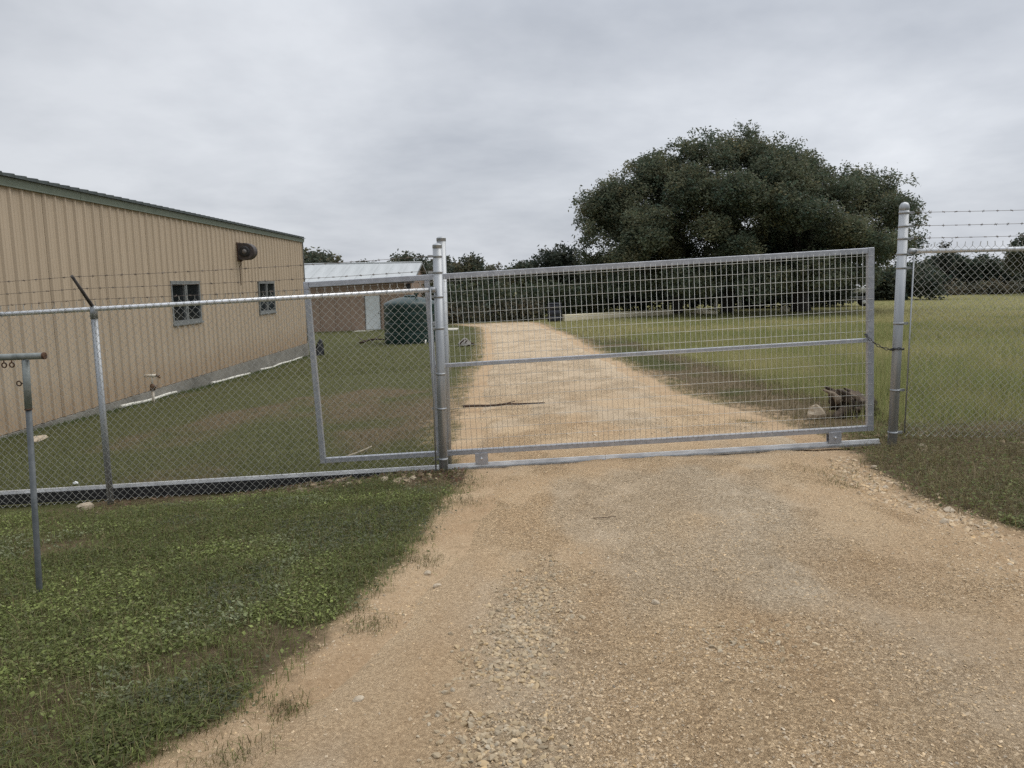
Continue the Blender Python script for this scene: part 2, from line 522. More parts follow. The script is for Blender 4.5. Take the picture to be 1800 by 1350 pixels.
def ground_material():
    m, nt, b = new_mat('ground_soil')
    geo = N(nt, 'ShaderNodeNewGeometry')
    at = N(nt, 'ShaderNodeVertexColor', layer_name='col')
    sp = N(nt, 'ShaderNodeSeparateColor')
    nt.links.new(at.outputs['Color'], sp.inputs[0])
    P = geo.outputs['Position']

    def noise(scale, detail=6, rough=.6):
        n = N(nt, 'ShaderNodeTexNoise', {'Scale': scale, 'Detail': detail, 'Roughness': rough})
        nt.links.new(P, n.inputs['Vector']); return n.outputs['Fac']

    def ramp(src, p0, c0, p1, c1):
        r = N(nt, 'ShaderNodeValToRGB')
        r.color_ramp.elements[0].position = p0; r.color_ramp.elements[1].position = p1
        r.color_ramp.elements[0].color = rgb(c0); r.color_ramp.elements[1].color = rgb(c1)
        nt.links.new(src, r.inputs[0]); return r.outputs[0]

    def mix(f, a, c):
        x = N(nt, 'ShaderNodeMix', data_type='RGBA')
        nt.links.new(f, x.inputs['Factor']); nt.links.new(a, x.inputs['A']); nt.links.new(c, x.inputs['B'])
        return x.outputs['Result']

    def edge(mask, nz, width):
        """mask widened and broken up by noise"""
        a = N(nt, 'ShaderNodeMath', {1: -.5}, operation='ADD'); nt.links.new(nz, a.inputs[0])
        k = N(nt, 'ShaderNodeMath', {1: width}, operation='MULTIPLY'); nt.links.new(a.outputs[0], k.inputs[0])
        s = N(nt, 'ShaderNodeMath', operation='ADD'); nt.links.new(mask, s.inputs[0]); nt.links.new(k.outputs[0], s.inputs[1])
        mr = N(nt, 'ShaderNodeMapRange', {'From Min': .25, 'From Max': .75}); nt.links.new(s.outputs[0], mr.inputs['Value'])
        return mr.outputs[0]
    soil = ramp(noise(14, 8, .7), .3, (.075, .056, .032), .72, (.20, .150, .088))
    green = ramp(noise(9, 8, .7), .3, (.055, .058, .022), .7, (.130, .128, .052))
    field = ramp(noise(2.2, 8, .7), .3, (.15, .15, .055), .7, (.28, .25, .11))
    sx = N(nt, 'ShaderNodeMix', {'Factor': .85}, data_type='RGBA', blend_type='MULTIPLY')
    nt.links.new(ramp(noise(1.5, 7, .62), .3, (.415, .292, .175), .7, (.525, .402, .262)), sx.inputs['A'])
    nt.links.new(ramp(noise(46, 8, .78), .3, (.72, .65, .58), .66, (1.27, 1.26, 1.25)), sx.inputs['B'])
    sand = sx.outputs['Result']
    c = mix(edge(sp.outputs['Green'], noise(5, 6), 1.1), soil, green)
    c = mix(edge(sp.outputs['Blue'], noise(1.5, 6), .7), c, field)
    c = mix(edge(sp.outputs['Red'], noise(7, 7), 1.2), c, sand)
    nt.links.new(c, b.inputs['Base Color'])
    b.inputs['Roughness'].default_value = .95
    b.inputs['Specular IOR Level'].default_value = .15
    bp = N(nt, 'ShaderNodeBump', {'Strength': .9, 'Distance': .03})
    nt.links.new(noise(38, 8, .7), bp.inputs['Height']); nt.links.new(bp.outputs[0], b.inputs['Normal'])
    return m


def drive_material():
    m, nt, b = new_mat('crushed_limestone')
    geo = N(nt, 'ShaderNodeNewGeometry')
    P = geo.outputs['Position']
    at = N(nt, 'ShaderNodeVertexColor', layer_name='col')
    sp = N(nt, 'ShaderNodeSeparateColor'); nt.links.new(at.outputs['Color'], sp.inputs[0])

    def noise(scale, detail=6, rough=.6, st=None):
        n = N(nt, 'ShaderNodeTexNoise', {'Scale': scale, 'Detail': detail, 'Roughness': rough})
        if st:
            mp = N(nt, 'ShaderNodeMapping', {'Scale': st}); nt.links.new(P, mp.inputs[0]); nt.links.new(mp.outputs[0], n.inputs['Vector'])
        else: nt.links.new(P, n.inputs['Vector'])
        return n.outputs['Fac']

    def ramp(src, p0, c0, p1, c1):
        r = N(nt, 'ShaderNodeValToRGB')
        r.color_ramp.elements[0].position = p0; r.color_ramp.elements[1].position = p1
        r.color_ramp.elements[0].color = rgb(c0); r.color_ramp.elements[1].color = rgb(c1)
        nt.links.new(src, r.inputs[0]); return r.outputs[0]

    def mix(f, a, c, mode='MIX'):
        x = N(nt, 'ShaderNodeMix', data_type='RGBA', blend_type=mode)
        if isinstance(f, float): x.inputs['Factor'].default_value = f
        else: nt.links.new(f, x.inputs['Factor'])
        nt.links.new(a, x.inputs['A']); nt.links.new(c, x.inputs['B'])
        return x.outputs['Result']
    base = ramp(noise(1.5, 7, .62, (1, .45, 1)), .30, (.525, .375, .228), .70, (.645, .505, .335))
    grey = ramp(noise(3.0, 7, .65), .3, (.50, .41, .295), .7, (.63, .535, .405))
    c = mix(sp.outputs['Red'], base, grey)
    fine = ramp(noise(46, 8, .78), .30, (.72, .65, .58), .66, (1.27, 1.26, 1.25))
    c = mix(.85, c, fine, 'MULTIPLY')
    # pebbles pressed in the surface
    vo = N(nt, 'ShaderNodeTexVoronoi', {'Scale': 75, 'Randomness': 1}); nt.links.new(P, vo.inputs['Vector'])
    vs_ = N(nt, 'ShaderNodeSeparateColor'); nt.links.new(vo.outputs['Color'], vs_.inputs[0])
    peb = ramp(vs_.outputs[0], .30, (.80, .76, .70), 1.0, (1.30, 1.29, 1.26))
    c = mix(sp.outputs['Green'], c, mix(.8, c, peb, 'MULTIPLY'))
    v2 = N(nt, 'ShaderNodeTexVoronoi', {'Scale': 120, 'Randomness': 1}); nt.links.new(P, v2.inputs['Vector'])
    v2s = N(nt, 'ShaderNodeSeparateColor'); nt.links.new(v2.outputs['Color'], v2s.inputs[0])
    c = mix(.7, c, ramp(v2s.outputs[0], .2, (.80, .78, .75), .95, (1.22, 1.22, 1.2)), 'MULTIPLY')
    nt.links.new(c, b.inputs['Base Color'])
    b.inputs['Roughness'].default_value = .95
    b.inputs['Specular IOR Level'].default_value = .2
    # relief
    iv = N(nt, 'ShaderNodeMath', {0: 1.0}, operation='SUBTRACT'); nt.links.new(vo.outputs['Distance'], iv.inputs[1])
    ivm = N(nt, 'ShaderNodeMath', operation='MULTIPLY'); nt.links.new(iv.outputs[0], ivm.inputs[0]); nt.links.new(sp.outputs['Green'], ivm.inputs[1])
    b1 = N(nt, 'ShaderNodeBump', {'Strength': .9, 'Distance': .016}); nt.links.new(ivm.outputs[0], b1.inputs['Height'])
    b2 = N(nt, 'ShaderNodeBump', {'Strength': 1.0, 'Distance': .03}); nt.links.new(noise(60, 8, .75), b2.inputs['Height'])
    nt.links.new(b1.outputs[0], b2.inputs['Normal']); nt.links.new(b2.outputs[0], b.inputs['Normal'])
    return m


# ------------------------------------------------------------------ the ground
def grow_axis(lo, hi, step, outer, g):
    a = list(np.arange(lo, hi + 1e-6, step))
    s = step
    while a[-1] < outer: s *= g; a.append(a[-1] + s)
    s = step; b = []
    x = lo
    while x > -outer: s *= g; x -= s; b.append(x)
    return np.array(b[::-1] + a)


def gridded(name, X, Y, zf, mat, colf):
    XX, YY = np.meshgrid(X, Y)
    ZZ = zf(XX, YY)
    v = np.stack([XX, YY, ZZ], -1).reshape(-1, 3)
    ny, nx = XX.shape
    i = np.arange((ny - 1) * (nx - 1)); r = i // (nx - 1); c = i % (nx - 1)
    a = r * nx + c
    f = np.stack([a, a + 1, a + nx + 1, a + nx], -1)
    me = np_mesh(name, v, f, mat, colf(v[:, 0], v[:, 1]), smooth=True)
    return link(name, me)


def lush(x, y):
    """how green the ground cover is, 0..1"""
    near = (x < xL(y) + .1) & (y < 7.15)
    n = fbm(x * 1.5, y * 1.5, 41, 5)
    g_near = ss(.38, .55, n + .10 * ss(3.0, 4.2, y) - .30 * ss(6.4, 7.0, y) + .005)
    back = (x < xL(y) + .1) & (y >= 7.15)
    gb = ss(.28, .66, fbm(x * .55, y * .40, 43, 5) + .22 * ss(-3.2, -7.0, x) + .14 * ss(16, 26, y) - .07 * np.exp(-((y - 11) / 4) ** 2) + .08)
    right = (x > xR(y)) & (y < 8.2)
    gr = ss(.45, .62, fbm(x * 1.3, y * 1.3, 44, 4) + .34 * ss(.35, 1.1, x - .62 * y) * ss(7.4, 6.6, y) + .10 * ss(.75, .25, x - xR(y)) * ss(6, 5, y) - .13) 
    verge = (x > xR(y)) & (y >= 8.2) & (x < 4.1)
    gv = ss(.40, .62, fbm(x * .8, y * .5, 45, 4) + .10 * ss(12, 18, y))
    return np.where(near, g_near, np.where(back, gb, np.where(right, gr, np.where(verge, gv, .5))))


def field_mask(x, y):
    f = ss(4.0, 4.5, x + .4 * (fbm(x * 1.2, y * 1.2, 46) - .5)) * ss(8.0, 9.2, y + .8 * (fbm(x, y, 47) - .5))
    f = np.maximum(f, ss(26, 36, y) * ss(0, .8, x - xR(y)))
    return np.maximum(f, ss(46.5, 49, y) * .8)


def ground_cols(x, y):
    d = drive_in(x, y)
    g = ss(-.30, .05, d) * .85
    # gravel spilled across the verge by the right gate post and along the track
    g = np.maximum(g, .55 * np.exp(-((x - 3.3) / .5) ** 2 - ((y - 7.6) / .8) ** 2))
    g = np.maximum(g, .5 * ss(-.9, -.2, d) * ss(8.0, 9, y))
    bank = np.exp(-((x - 4.1) / .28) ** 2) * ss(8.5, 9.5, y) * (1 - ss(22, 30, y))
    gr = lush(x, y) * (1 - .9 * bank)
    return np.stack([g, gr, field_mask(x, y) * (1 - .8 * bank)], -1)


gx = grow_axis(-6.2, 5.6, .075, 900, 1.10)
gy = [-30, -18, -11, -7, -4.5, -3, -2, -1.2, -.5, .2]
y_ = .2; s_ = .12
while y_ < 1500:
    s_ = .075 if 1.5 < y_ < 9 else max(.075, s_ * 1.028)
    y_ += s_; gy.append(y_)
gy = np.array(gy)
ground = gridded('ground', gx, gy, Zg, ground_material(), ground_cols)
tag(ground, 'uneven brown soil ground under lawn and field', 'ground', kind='structure')


def make_drive():
    nu = 150
    ys = [-6, -4, -2, -1, 0, .6]
    y = 1.0; s = .03
    while y < 47.2:
        ys.append(y); s = .032 if y < 7.5 else s * 1.02; y += s
    ys.append(47.2)
    ys = np.array(ys)
    U = np.linspace(0, 1, nu)
    U = .5 - .5 * np.cos(U * PI) * (0.35 + .65 * np.abs(np.cos(U * PI)) ** .0)
    U = (U - U[0]) / (U[-1] - U[0])
    YY, UU = np.meshgrid(ys, U, indexing='ij')
    l = xL(YY); r = xR(YY)
    XX = l + (r - l) * UU
    ZZ = Zd(XX, YY)
    v = np.stack([XX, YY, ZZ], -1).reshape(-1, 3)
    x = v[:, 0]; yv = v[:, 1]
    n = fbm(x * 1.4, yv * .5, 51, 4)
    t = np.exp(-((UU.ravel() - .50) / .16) ** 2) * ss(9, 3, yv) * .6
    greyish = np.clip(ss(.48, .66, n) * .75 + .7 * np.exp(-((x - .02) / .30) ** 2) * ss(5.2, 3.8, yv) * ss(.3, .6, fbm(x * 3, yv * 3, 53))
                      + .55 * np.exp(-((x - 1.75) / .38) ** 2) * ss(.35, .6, fbm(x * 1.5, yv * .8, 54)) * ss(9, 5, yv), 0, 1)
    greyish = np.maximum(greyish, .75 * ss(8.5, 16, yv))
    gravelly = np.clip(ss(.40, .58, fbm(x * 2.2, yv * 1.6, 52, 4)) * .75 + t + .25 - .6 * np.exp(-((x + .28) / .25) ** 2) * ss(6, 4, yv) - .8 * ss(-.2, -.7, x) * ss(4.2, 3, yv), 0, 1)
    cols = np.stack([greyish, gravelly, 0 * x], -1)
    ny, nx = XX.shape
    i = np.arange((ny - 1) * (nx - 1)); rr = i // (nx - 1); c = i % (nx - 1)
    a = rr * nx + c
    f = np.stack([a, a + 1, a + nx + 1, a + nx], -1)
    o = link('gravel_driveway', np_mesh('gravel_driveway', v, f, drive_material(), cols, smooth=True))
    return tag(o, 'pale tan crushed limestone driveway running through the gate', 'driveway', kind='structure')


make_drive()


def gz(x, y):
    """height of whatever surface lies at a point"""
    x = float(x); y = float(y)
    if float(drive_in(x, y)) > 0.25: return float(Zd(np.array(x), np.array(y)))
    return float(Zg(np.array(x), np.array(y)))


# ------------------------------------------------------------------ metal building on the left
BX = -8.0
Y0, Y1 = 8.7, 29.60
ZB, ZT = -0.42, 3.47          # foot and head of the siding
WINS = [(17.90, 19.58, 0.97, 1.95), (24.15, 25.77, 0.97, 1.95)]
bld = thing('metal_building', (BX, (Y0 + Y1) / 2, -0.8),
            'long tan ribbed metal building with green eave trim on a grey concrete slab', 'building')
OB = bld.location


def rib_profile(y0, y1, phase, pitch=.3048):
    """outline of the ribbed sheet between y0 and y1: list of (y, out)"""
    pts = []
    k0 = math.floor((y0 - phase) / pitch) - 1
    k1 = math.ceil((y1 - phase) / pitch) + 1
    raw = []
    for k in range(k0, k1):
        c = phase + k * pitch
        raw += [(c - .046, 0), (c - .018, .032), (c + .018, .032), (c + .046, 0)]
        for q in (.105, .20):
            raw += [(c + q - .014, 0), (c + q - .006, .005), (c + q + .006, .005), (c + q + .014, 0)]

    def out(y):
        for (a, b), (c, d) in zip(raw[:-1], raw[1:]):
            if a <= y <= c: return b + (d - b) * (y - a) / max(c - a, 1e-6)
        return 0
    pts = [(y0, out(y0))] + [p for p in raw if y0 + 1e-4 < p[0] < y1 - 1e-4] + [(y1, out(y1))]
    return pts


def siding_piece(mb, y0, y1, z0, z1, phase):
    pr = rib_profile(y0, y1, phase)
    n = len(pr)
    v = [(o, y, z0) for y, o in pr] + [(o, y, z1) for y, o in pr]
    v += [(-.012, y0, z0), (-.012, y1, z0), (-.012, y0, z1), (-.012, y1, z1)]
    f = [(i, i + 1, n + i + 1, n + i) for i in range(n - 1)]
    f += [tuple(range(n - 1, -1, -1)) + (2 * n, 2 * n + 1), tuple(range(n, 2 * n)) + (2 * n + 3, 2 * n + 2)]
    f += [(0, n, 2 * n + 2, 2 * n), (n - 1, 2 * n + 1, 2 * n + 3, 2 * n - 1)]
    mb.add(v, f)


PW = .9144
n_pan = int(math.ceil((Y1 - Y0) / PW))
shared = None
for k in range(n_pan):
    a = Y0 + k * PW; b = min(a + PW - .009, Y1)
    hit = [w for w in WINS if w[0] < b and w[1] > a]
    if not hit and b - a > PW - .012:
        if shared is None:
            mb = MB(); siding_piece(mb, 0, PW - .009, ZB - OB.z, ZT - OB.z, .05)
            shared = mb.mesh('wall_panel', M['siding'])
        link('wall_panel', shared, None, bld, (.004 + .003 * (k % 2), a - OB.y, 0))
    elif hit and hit[0][0] <= a + .01 and hit[0][1] >= b - .01:
        for z0, z1 in ((ZB, hit[0][2]), (hit[0][3], ZT)):      # sheet cut by the window: one piece below, one above
            mb = MB(); siding_piece(mb, a, b, z0, z1, a + .05)
            mb.v = [(x + .004, y - OB.y, z - OB.z) for x, y, z in mb.v]
            mb.build('wall_panel', M['siding'], bld)
    else:
        mb = MB()
        ph = a + .05
        if hit:
            w = hit[0]
            wa = max(a, w[0]); wb = min(b, w[1])
            siding_piece(mb, wa, wb, ZB, w[2], ph); siding_piece(mb, wa, wb, w[3], ZT, ph)
            if wa > a + .01: siding_piece(mb, a, wa, ZB, ZT, ph)
            if wb < b - .01: siding_piece(mb, wb, b, ZB, ZT, ph)
        else:
            siding_piece(mb, a, b, ZB, ZT, ph)
        mb.v = [(x + .004, y - OB.y, z - OB.z) for x, y, z in mb.v]
        mb.build('wall_panel', M['siding'], bld)


def bpart(name, mat, boxes, bevel=0, parent=bld, root=OB):
    mb = MB()
    for (x0, x1, y0, y1, z0, z1) in boxes:
        mb.box(x0 - root.x, x1 - root.x, y0 - root.y, y1 - root.y, z0 - root.z, z1 - root.z)
    return mb.build(name, mat, parent, bevel=bevel)


bpart('foundation_slab', M['slab'], [(BX - 12, BX + .045, Y0 - .02, Y1 + .03, -2.0, ZB - .012)])
bpart('end_wall', M['siding'], [(BX - 12, BX - .10, Y1 - .11, Y1 - .01, ZB, ZT + .1)])
bpart('end_wall', M['siding'], [(BX - 12, BX - .10, Y0 + .01, Y0 + .11, ZB, ZT + .1)])
bpart('corner_trim', M['frame_alu'], [(BX - .012, BX + .046, Y1 + .002, Y1 + .03, ZB, ZT - .01)])
# eave trim in lengths, with the joints seen in the photo
joints = [Y0 - .05, 14.35, 20.9, Y1 + .06]
for a, b in zip(joints[:-1], joints[1:]):
    mb = MB()
    mb.prism([(-.02, ZT - .012), (.075, ZT - .012), (.075, ZT + .01), (.095, ZT + .125), (-.02, ZT + .125)], a + .006, b - .006)
    mb.v = [(x, y - OB.y, z - OB.z) for x, y, z in mb.v]
    mb.build('eave_trim', M['green_trim'], bld)
# low-pitched ribbed roof sheets, rib ends showing over the eave
mb = MB()
prof = rib_profile(0, PW - .003, .06)
ZR = ZT + .128
xs = [(.135, 0), (-6.2, .85)]
n = len(prof)
v = []
for (x, dz) in xs:
    v += [(x, y, ZR + dz + o * 1.7 + .010 - OB.z) for y, o in prof]
for (x, dz) in xs:
    v += [(x, y, ZR + dz + .002 - OB.z) for y, o in prof]
f = [(i, i + 1, n + i + 1, n + i) for i in range(n - 1)] + [(2 * n + i, 3 * n + i, 3 * n + i + 1, 2 * n + i + 1) for i in range(n - 1)]
f += [(i, 2 * n + i, 2 * n + i + 1, i + 1) for i in range(n - 1)] + [(n + i, n + i + 1, 3 * n + i + 1, 3 * n + i) for i in range(n - 1)]
f += [(0, n, 3 * n, 2 * n), (n - 1, 3 * n - 1, 4 * n - 1, 2 * n - 1)]
mb.add(v, f)
roof_me = mb.mesh('roof_panel', M['green_roof'])
for k in range(n_pan):
    link('roof_panel', roof_me, None, bld, (0, Y0 - .03 + k * PW - OB.y, 0))
bpart('far_roof', M['green_roof'], [(BX - 12.2, BX - 6.2, Y0 - .03, Y1 + .05, ZR + .55, ZR + .80)])

for (a, b, z0, z1) in WINS:
    wx = BX
    fr = bpart('window', M['frame_alu'],
               [(wx - .06, wx + .052, a - .005, a + .055, z0, z1), (wx - .06, wx + .042, b - .055, b + .005, z0, z1),
                (wx - .06, wx + .052, a + .055, b - .055, z1 - .05, z1 + .004), (wx - .06, wx + .052, a + .055, b - .055, z0 - .004, z0 + .06)])
    c = (a + b) / 2
    bpart('pane', M['glass'], [(wx - .035, wx - .026, a + .056, c - .056, z0 + .061, z1 - .051)], parent=fr)
    bpart('pane', M['glass'], [(wx - .010, wx - .001, c + .056, b - .056, z0 + .061, z1 - .051)], parent=fr)
    bpart('mullion', M['frame_alu'], [(wx - .05, wx + .030, c - .055, c - .004, z0 + .061, z1 - .051), (wx - .05, wx + .042, c + .004, c + .055, z0 + .061, z1 - .051)], parent=fr)
    bpart('sill', M['frame_alu'], [(wx - .02, wx + .065, a - .02, b + .02, z0 - .055, z0 - .006)], bevel=.004, parent=fr)
    bpart('head_flashing', M['frame_alu'], [(wx - .02, wx + .055, a - .02, b + .02, z1 + .006, z1 + .03)], parent=fr)
    bpart('room_back', M['black_steel'], [(wx - .30, wx - .29, a + .02, b - .02, z0, z1)], parent=fr)

# exhaust blower, a snail housing fixed square to the wall
BL = (BX + .035, 22.45, 2.60)
bw = thing('exhaust_blower', BL, 'dark grey snail-shaped exhaust blower mounted high on the tan metal wall', 'exhaust fan')
prf = [(0, 0), (0, .47), (.12, .48)]
for k in range(0, 13):
    a = PI / 2 - k * PI / 12
    prf.append((.22 + .28 * math.cos(a), .235 + .245 * math.sin(a)))
prf += [(.10, -.01)]
mb = MB(); mb.prism(prf, 0, .30); mb.build('housing', plain('blower_steel', (.045, .04, .04), (.10, .085, .08), rough=.6, metal=.3, scale=9), bw, bevel=.012)
mb = MB(); mb.lathe([(.085, 0), (.15, 0), (.155, -.03), (.125, -.045), (.085, -.045)], 24, (.22, -.001, .23), axis='y'); mb.build('inlet_ring', M['black_steel'], bw)
mb = MB(); mb.lathe([(.07, .0), (.07, -.05), (.045, -.075), (.02, -.08)], 18, (.22, -.001, .23), axis='y'); mb.build('motor', plain('motor_grey', (.13, .12, .115), (.2, .19, .18), rough=.5, scale=12), bw)
mb = MB(); mb.box(.02, .07, .02, .28, -.03, -.012); mb.box(.0, .02, -.03, .33, -.04, .50); mb.build('bracket', M['rust'], bw)
mb = MB(); mb.tube([(.05, .10, -.02), (.05, .10, -.12), (.012, .10, -.2), (.012, .10, -.75)], .011, 6); mb.build('conduit', M['rust'], bw)

# ------------------------------------------------------------------ outbuilding with pale roof
SX1, SX0, SY0, SY1 = -5.85, -17.0, 45.0, 53.0
ob = thing('outbuilding', ((SX0 + SX1) / 2, SY0, -0.92), 'low brown metal outbuilding with pale grey gable roof and white door', 'building')
OO = ob.location
DX0, DX1, DZ0, DZ1 = -8.64, -7.70, -0.86, 1.20
WT = 2.0


def flat_panel(x0, x1, z0, z1):
    mb = MB(); mb.box(x0, x1, -.02, .02, z0, z1)
    mb.prism([(x0 + .03, -.022), (x0 + .05, -.045), (x0 + .09, -.045), (x0 + .11, -.022)], z0, z1, plane='xy')
    return mb


p_me = flat_panel(0, .90, -0.95 - OO.z, WT - OO.z).mesh('wall_panel', M['tan_wall'])
x = SX1 - .91
while x > SX0:
    if x + .9 > DX0 and x < DX1:
        a0, a1 = x, x + .9
        mb = MB()
        for (u0, u1, z0, z1) in ((a0, min(a1, DX0), -.95, WT), (max(a0, DX1), a1, -.95, WT), (max(a0, DX0), min(a1, DX1), DZ1, WT)):
            if u1 - u0 > .01: mb.box(u0 - OO.x, u1 - OO.x, -.02, .02, z0 - OO.z, z1 - OO.z)
        mb.build('wall_panel', M['tan_wall'], ob)
    else:
        link('wall_panel', p_me, None, ob, (x - OO.x, 0, 0))
    x -= .91
mb = MB()
ym = (SY0 + SY1) / 2
mb.prism([(.03, -1.0 - OO.z), (SY1 - SY0, -1.0 - OO.z), (SY1 - SY0, WT - OO.z), (ym - SY0, 3.02 - OO.z), (.03, WT - OO.z)], SX1 - .12 - OO.x, SX1 - .02 - OO.x, plane='yz')
mb.build('gable_wall', M['tan_wall'], ob)
mb = MB(); mb.box(SX0 - OO.x, SX1 - .13 - OO.x, SY1 - SY0 - .1, SY1 - SY0, -1 - OO.z, WT - OO.z); mb.box(SX0 - OO.x, SX0 + .1 - OO.x, .03, 7.9, -1 - OO.z, WT - OO.z); mb.build('rear_wall', M['tan_wall'], ob)
# roof sheets
dr = MB()
sl = (3.13 - 1.98) / (ym - SY0 + .45)


def roof_sheet(mb, x0, x1, ya, za, yb, zb, t=.03):
    mb.add([(x0, ya, za), (x1, ya, za), (x1, yb, zb), (x0, yb, zb), (x0, ya, za - t), (x1, ya, za - t), (x1, yb, zb - t), (x0, yb, zb - t)],
           [(0, 1, 2, 3), (7, 6, 5, 4), (0, 4, 5, 1), (1, 5, 6, 2), (2, 6, 7, 3), (3, 7, 4, 0)])


roof_sheet(dr, 0, .892, -.45, 1.98 - OO.z, ym - SY0, 3.13 - OO.z)
roof_sheet(dr, .0, .035, -.45, 1.995 - OO.z, ym - SY0, 3.145 - OO.z, .02)
r_me = dr.mesh('roof_panel', M['roof_white'])
x = SX1 + .22 - .9
while x > SX0 - .3:
    link('roof_panel', r_me, None, ob, (x - OO.x, 0, 0)); x -= .9
mb = MB(); roof_sheet(mb, SX0 - OO.x, SX1 + .2 - OO.x, ym - SY0 + .01, 3.13 - OO.z, SY1 - SY0 + .45, 1.98 - OO.z); mb.build('rear_roof', M['roof_white'], ob)
mb = MB(); mb.tube([(SX0 - OO.x, ym - SY0, 3.16 - OO.z), (SX1 + .22 - OO.x, ym - SY0, 3.16 - OO.z)], .06, 6); mb.build('ridge_cap', M['roof_white'], ob)
mb = MB()
for (ya, za, yb, zb) in ((-.46, 1.92, ym - SY0, 3.07), (ym - SY0, 3.07, SY1 - SY0 + .46, 1.92)):
    roof_sheet(mb, SX1 + .225 - OO.x, SX1 + .25 - OO.x, ya, za + .09 - OO.z, yb, zb + .09 - OO.z, .14)
mb.build('rake_trim', M['frame_alu'], ob)
mb = MB(); mb.box(SX0 - OO.x, SX1 + .22 - OO.x, -.475, -.455, 1.87 - OO.z, 1.99 - OO.z); mb.build('eave_trim', plain('dark_fascia', (.05, .05, .045), (.08, .075, .07), scale=3), ob)
dm = MB(); dm.box(DX0 + .04 - OO.x, DX1 - .04 - OO.x, -.015, .015, DZ0 + .01 - OO.z, DZ1 - .04 - OO.z)
door = dm.build('door', M['white_paint'], ob)
mb = MB(); mb.lathe([(.035, 0), (.035, -.05), (.02, -.06)], 10, (DX1 - .13 - OO.x, -.016, .12 - OO.z), axis='y'); mb.build('handle', M['frame_alu'], door)
mb = MB(); mb.box(DX0 - OO.x, DX0 + .035 - OO.x, -.05, .03, DZ0 - OO.z, DZ1 - OO.z); mb.box(DX1 - .035 - OO.x, DX1 - OO.x, -.05, .03, DZ0 - OO.z, DZ1 - OO.z)
mb.box(DX0 + .036 - OO.x, DX1 - .036 - OO.x, -.05, .03, DZ1 - .036 - OO.z, DZ1 - OO.z); mb.build('door_frame', plain('dark_jamb', (.10, .09, .08), (.14, .12, .1), scale=4), ob)
mb = MB(); mb.box(SX1 - .25 - OO.x, SX1 - .05 - OO.x, -.22, -.03, 1.48 - OO.z, 1.80 - OO.z); mb.box(SX1 - .18 - OO.x, SX1 - .12 - OO.x, -.1, -.02, 1.8 - OO.z, 1.9 - OO.z); mb.build('eave_box', M['black_steel'], ob)  # small black box below the eave at the right corner

mb = MB(); mb.box(-9.1, -7.0, 43.75, 44.9, -1.1, -0.865)
tag(mb.build('concrete_step', M['concrete_pale'], bevel=.015), 'pale concrete step in front of the white outbuilding door', 'step')
mb = MB(); mb.box(-3.9, -2.95, 41.2, 42.6, -1.0, -0.69)
tag(mb.build('concrete_pad', M['concrete_pale'], bevel=.02), 'white concrete pad left of the far end of the driveway, seen past the gate posts', 'concrete pad')

# ------------------------------------------------------------------ water tank
TX, TY = -4.47, 34.0
TZ = float(H(TX, TY)) - .03
tk = thing('water_tank', (TX, TY, TZ), 'dark green plastic water tank with domed top behind the chain link fence', 'water tank')
prf = [(1.19, 0), (1.205, .05)]
for k in range(1, 8): prf += [(1.205, .22 * k), (1.205, .22 * k + .04), (1.19, .22 * k + .06), (1.19, .22 * k + .09)] if k in (2, 4, 6) else [(1.205, .22 * k + .03)]
prf += [(1.205, 1.70), (1.19, 1.76), (1.14, 1.81), (1.0, 1.88), (.78, 1.965), (.5, 2.03), (.28, 2.06)]
mb = MB(); mb.lathe(prf, 48); mb.build('tank_body', M['tank'], tk)
mb = MB(); mb.lathe([(.28, 2.05), (.285, 2.10), (.25, 2.125), (.1, 2.14)], 24); mb.build('lid', M['tank'], tk)
mb = MB(); mb.tube([(.32, -.45, 2.02), (.32, -.45, 2.22)], .05, 10); mb.tube([(.22, -.45, 2.20), (.42, -.45, 2.20)], .045, 10); mb.build('vent_fitting', M['tank'], tk)
mb = MB(); mb.tube([(.75, -1.0, .18), (.75, -1.22, .18), (.75, -1.26, .0)], .035, 8); mb.build('outlet_pipe', M['pvc'], tk)

# ------------------------------------------------------------------ small things by the building
# black bag slumped at the far corner
def lumpy(name, mat, r, loc, label, cat, seed, group=None, kind=None, sub=3, amp=.35, flat=.25):
    import bmesh
    bm = bmesh.new()
    bmesh.ops.create_icosphere(bm, subdivisions=sub, radius=1)
    rr = random.Random(seed)
    offs = [(Vector((rr.uniform(-1, 1), rr.uniform(-1, 1), rr.uniform(-1, 1))).normalized(), rr.uniform(.55, .95)) for _ in range(9)]
    from mathutils import noise as mn
    for v in bm.verts:
        d = v.co.normalized()
        k = 1 + amp * mn.noise(d * 1.6 + Vector((seed, 0, 0))) + amp * .4 * mn.noise(d * 4 + Vector((0, seed, 0)))
        p = d * k
        for (nrm, h) in offs:                     # chop facets
            e = p.dot(nrm) - h
            if e > 0: p -= nrm * e * .85
        p.z = max(p.z, -flat)
        v.co = Vector((p.x * r[0], p.y * r[1], p.z * r[2]))
    me = bpy.data.meshes.new(name); bm.to_mesh(me); bm.free()
    o = link(name, me, mat, None, loc, (0, 0, rr.uniform(0, 6)))
    return tag(o, label, cat, group, kind)


bg = MB()
bg.add([], [])
bag = lumpy('trash_bag', M['bag'], (.20, .20, .46), (-7.45, 29.3, float(H(-7.45, 29.3)) + .14), 'black plastic bag slumped at the far corner of the metal building', 'bag', 3, amp=.3, flat=.3)

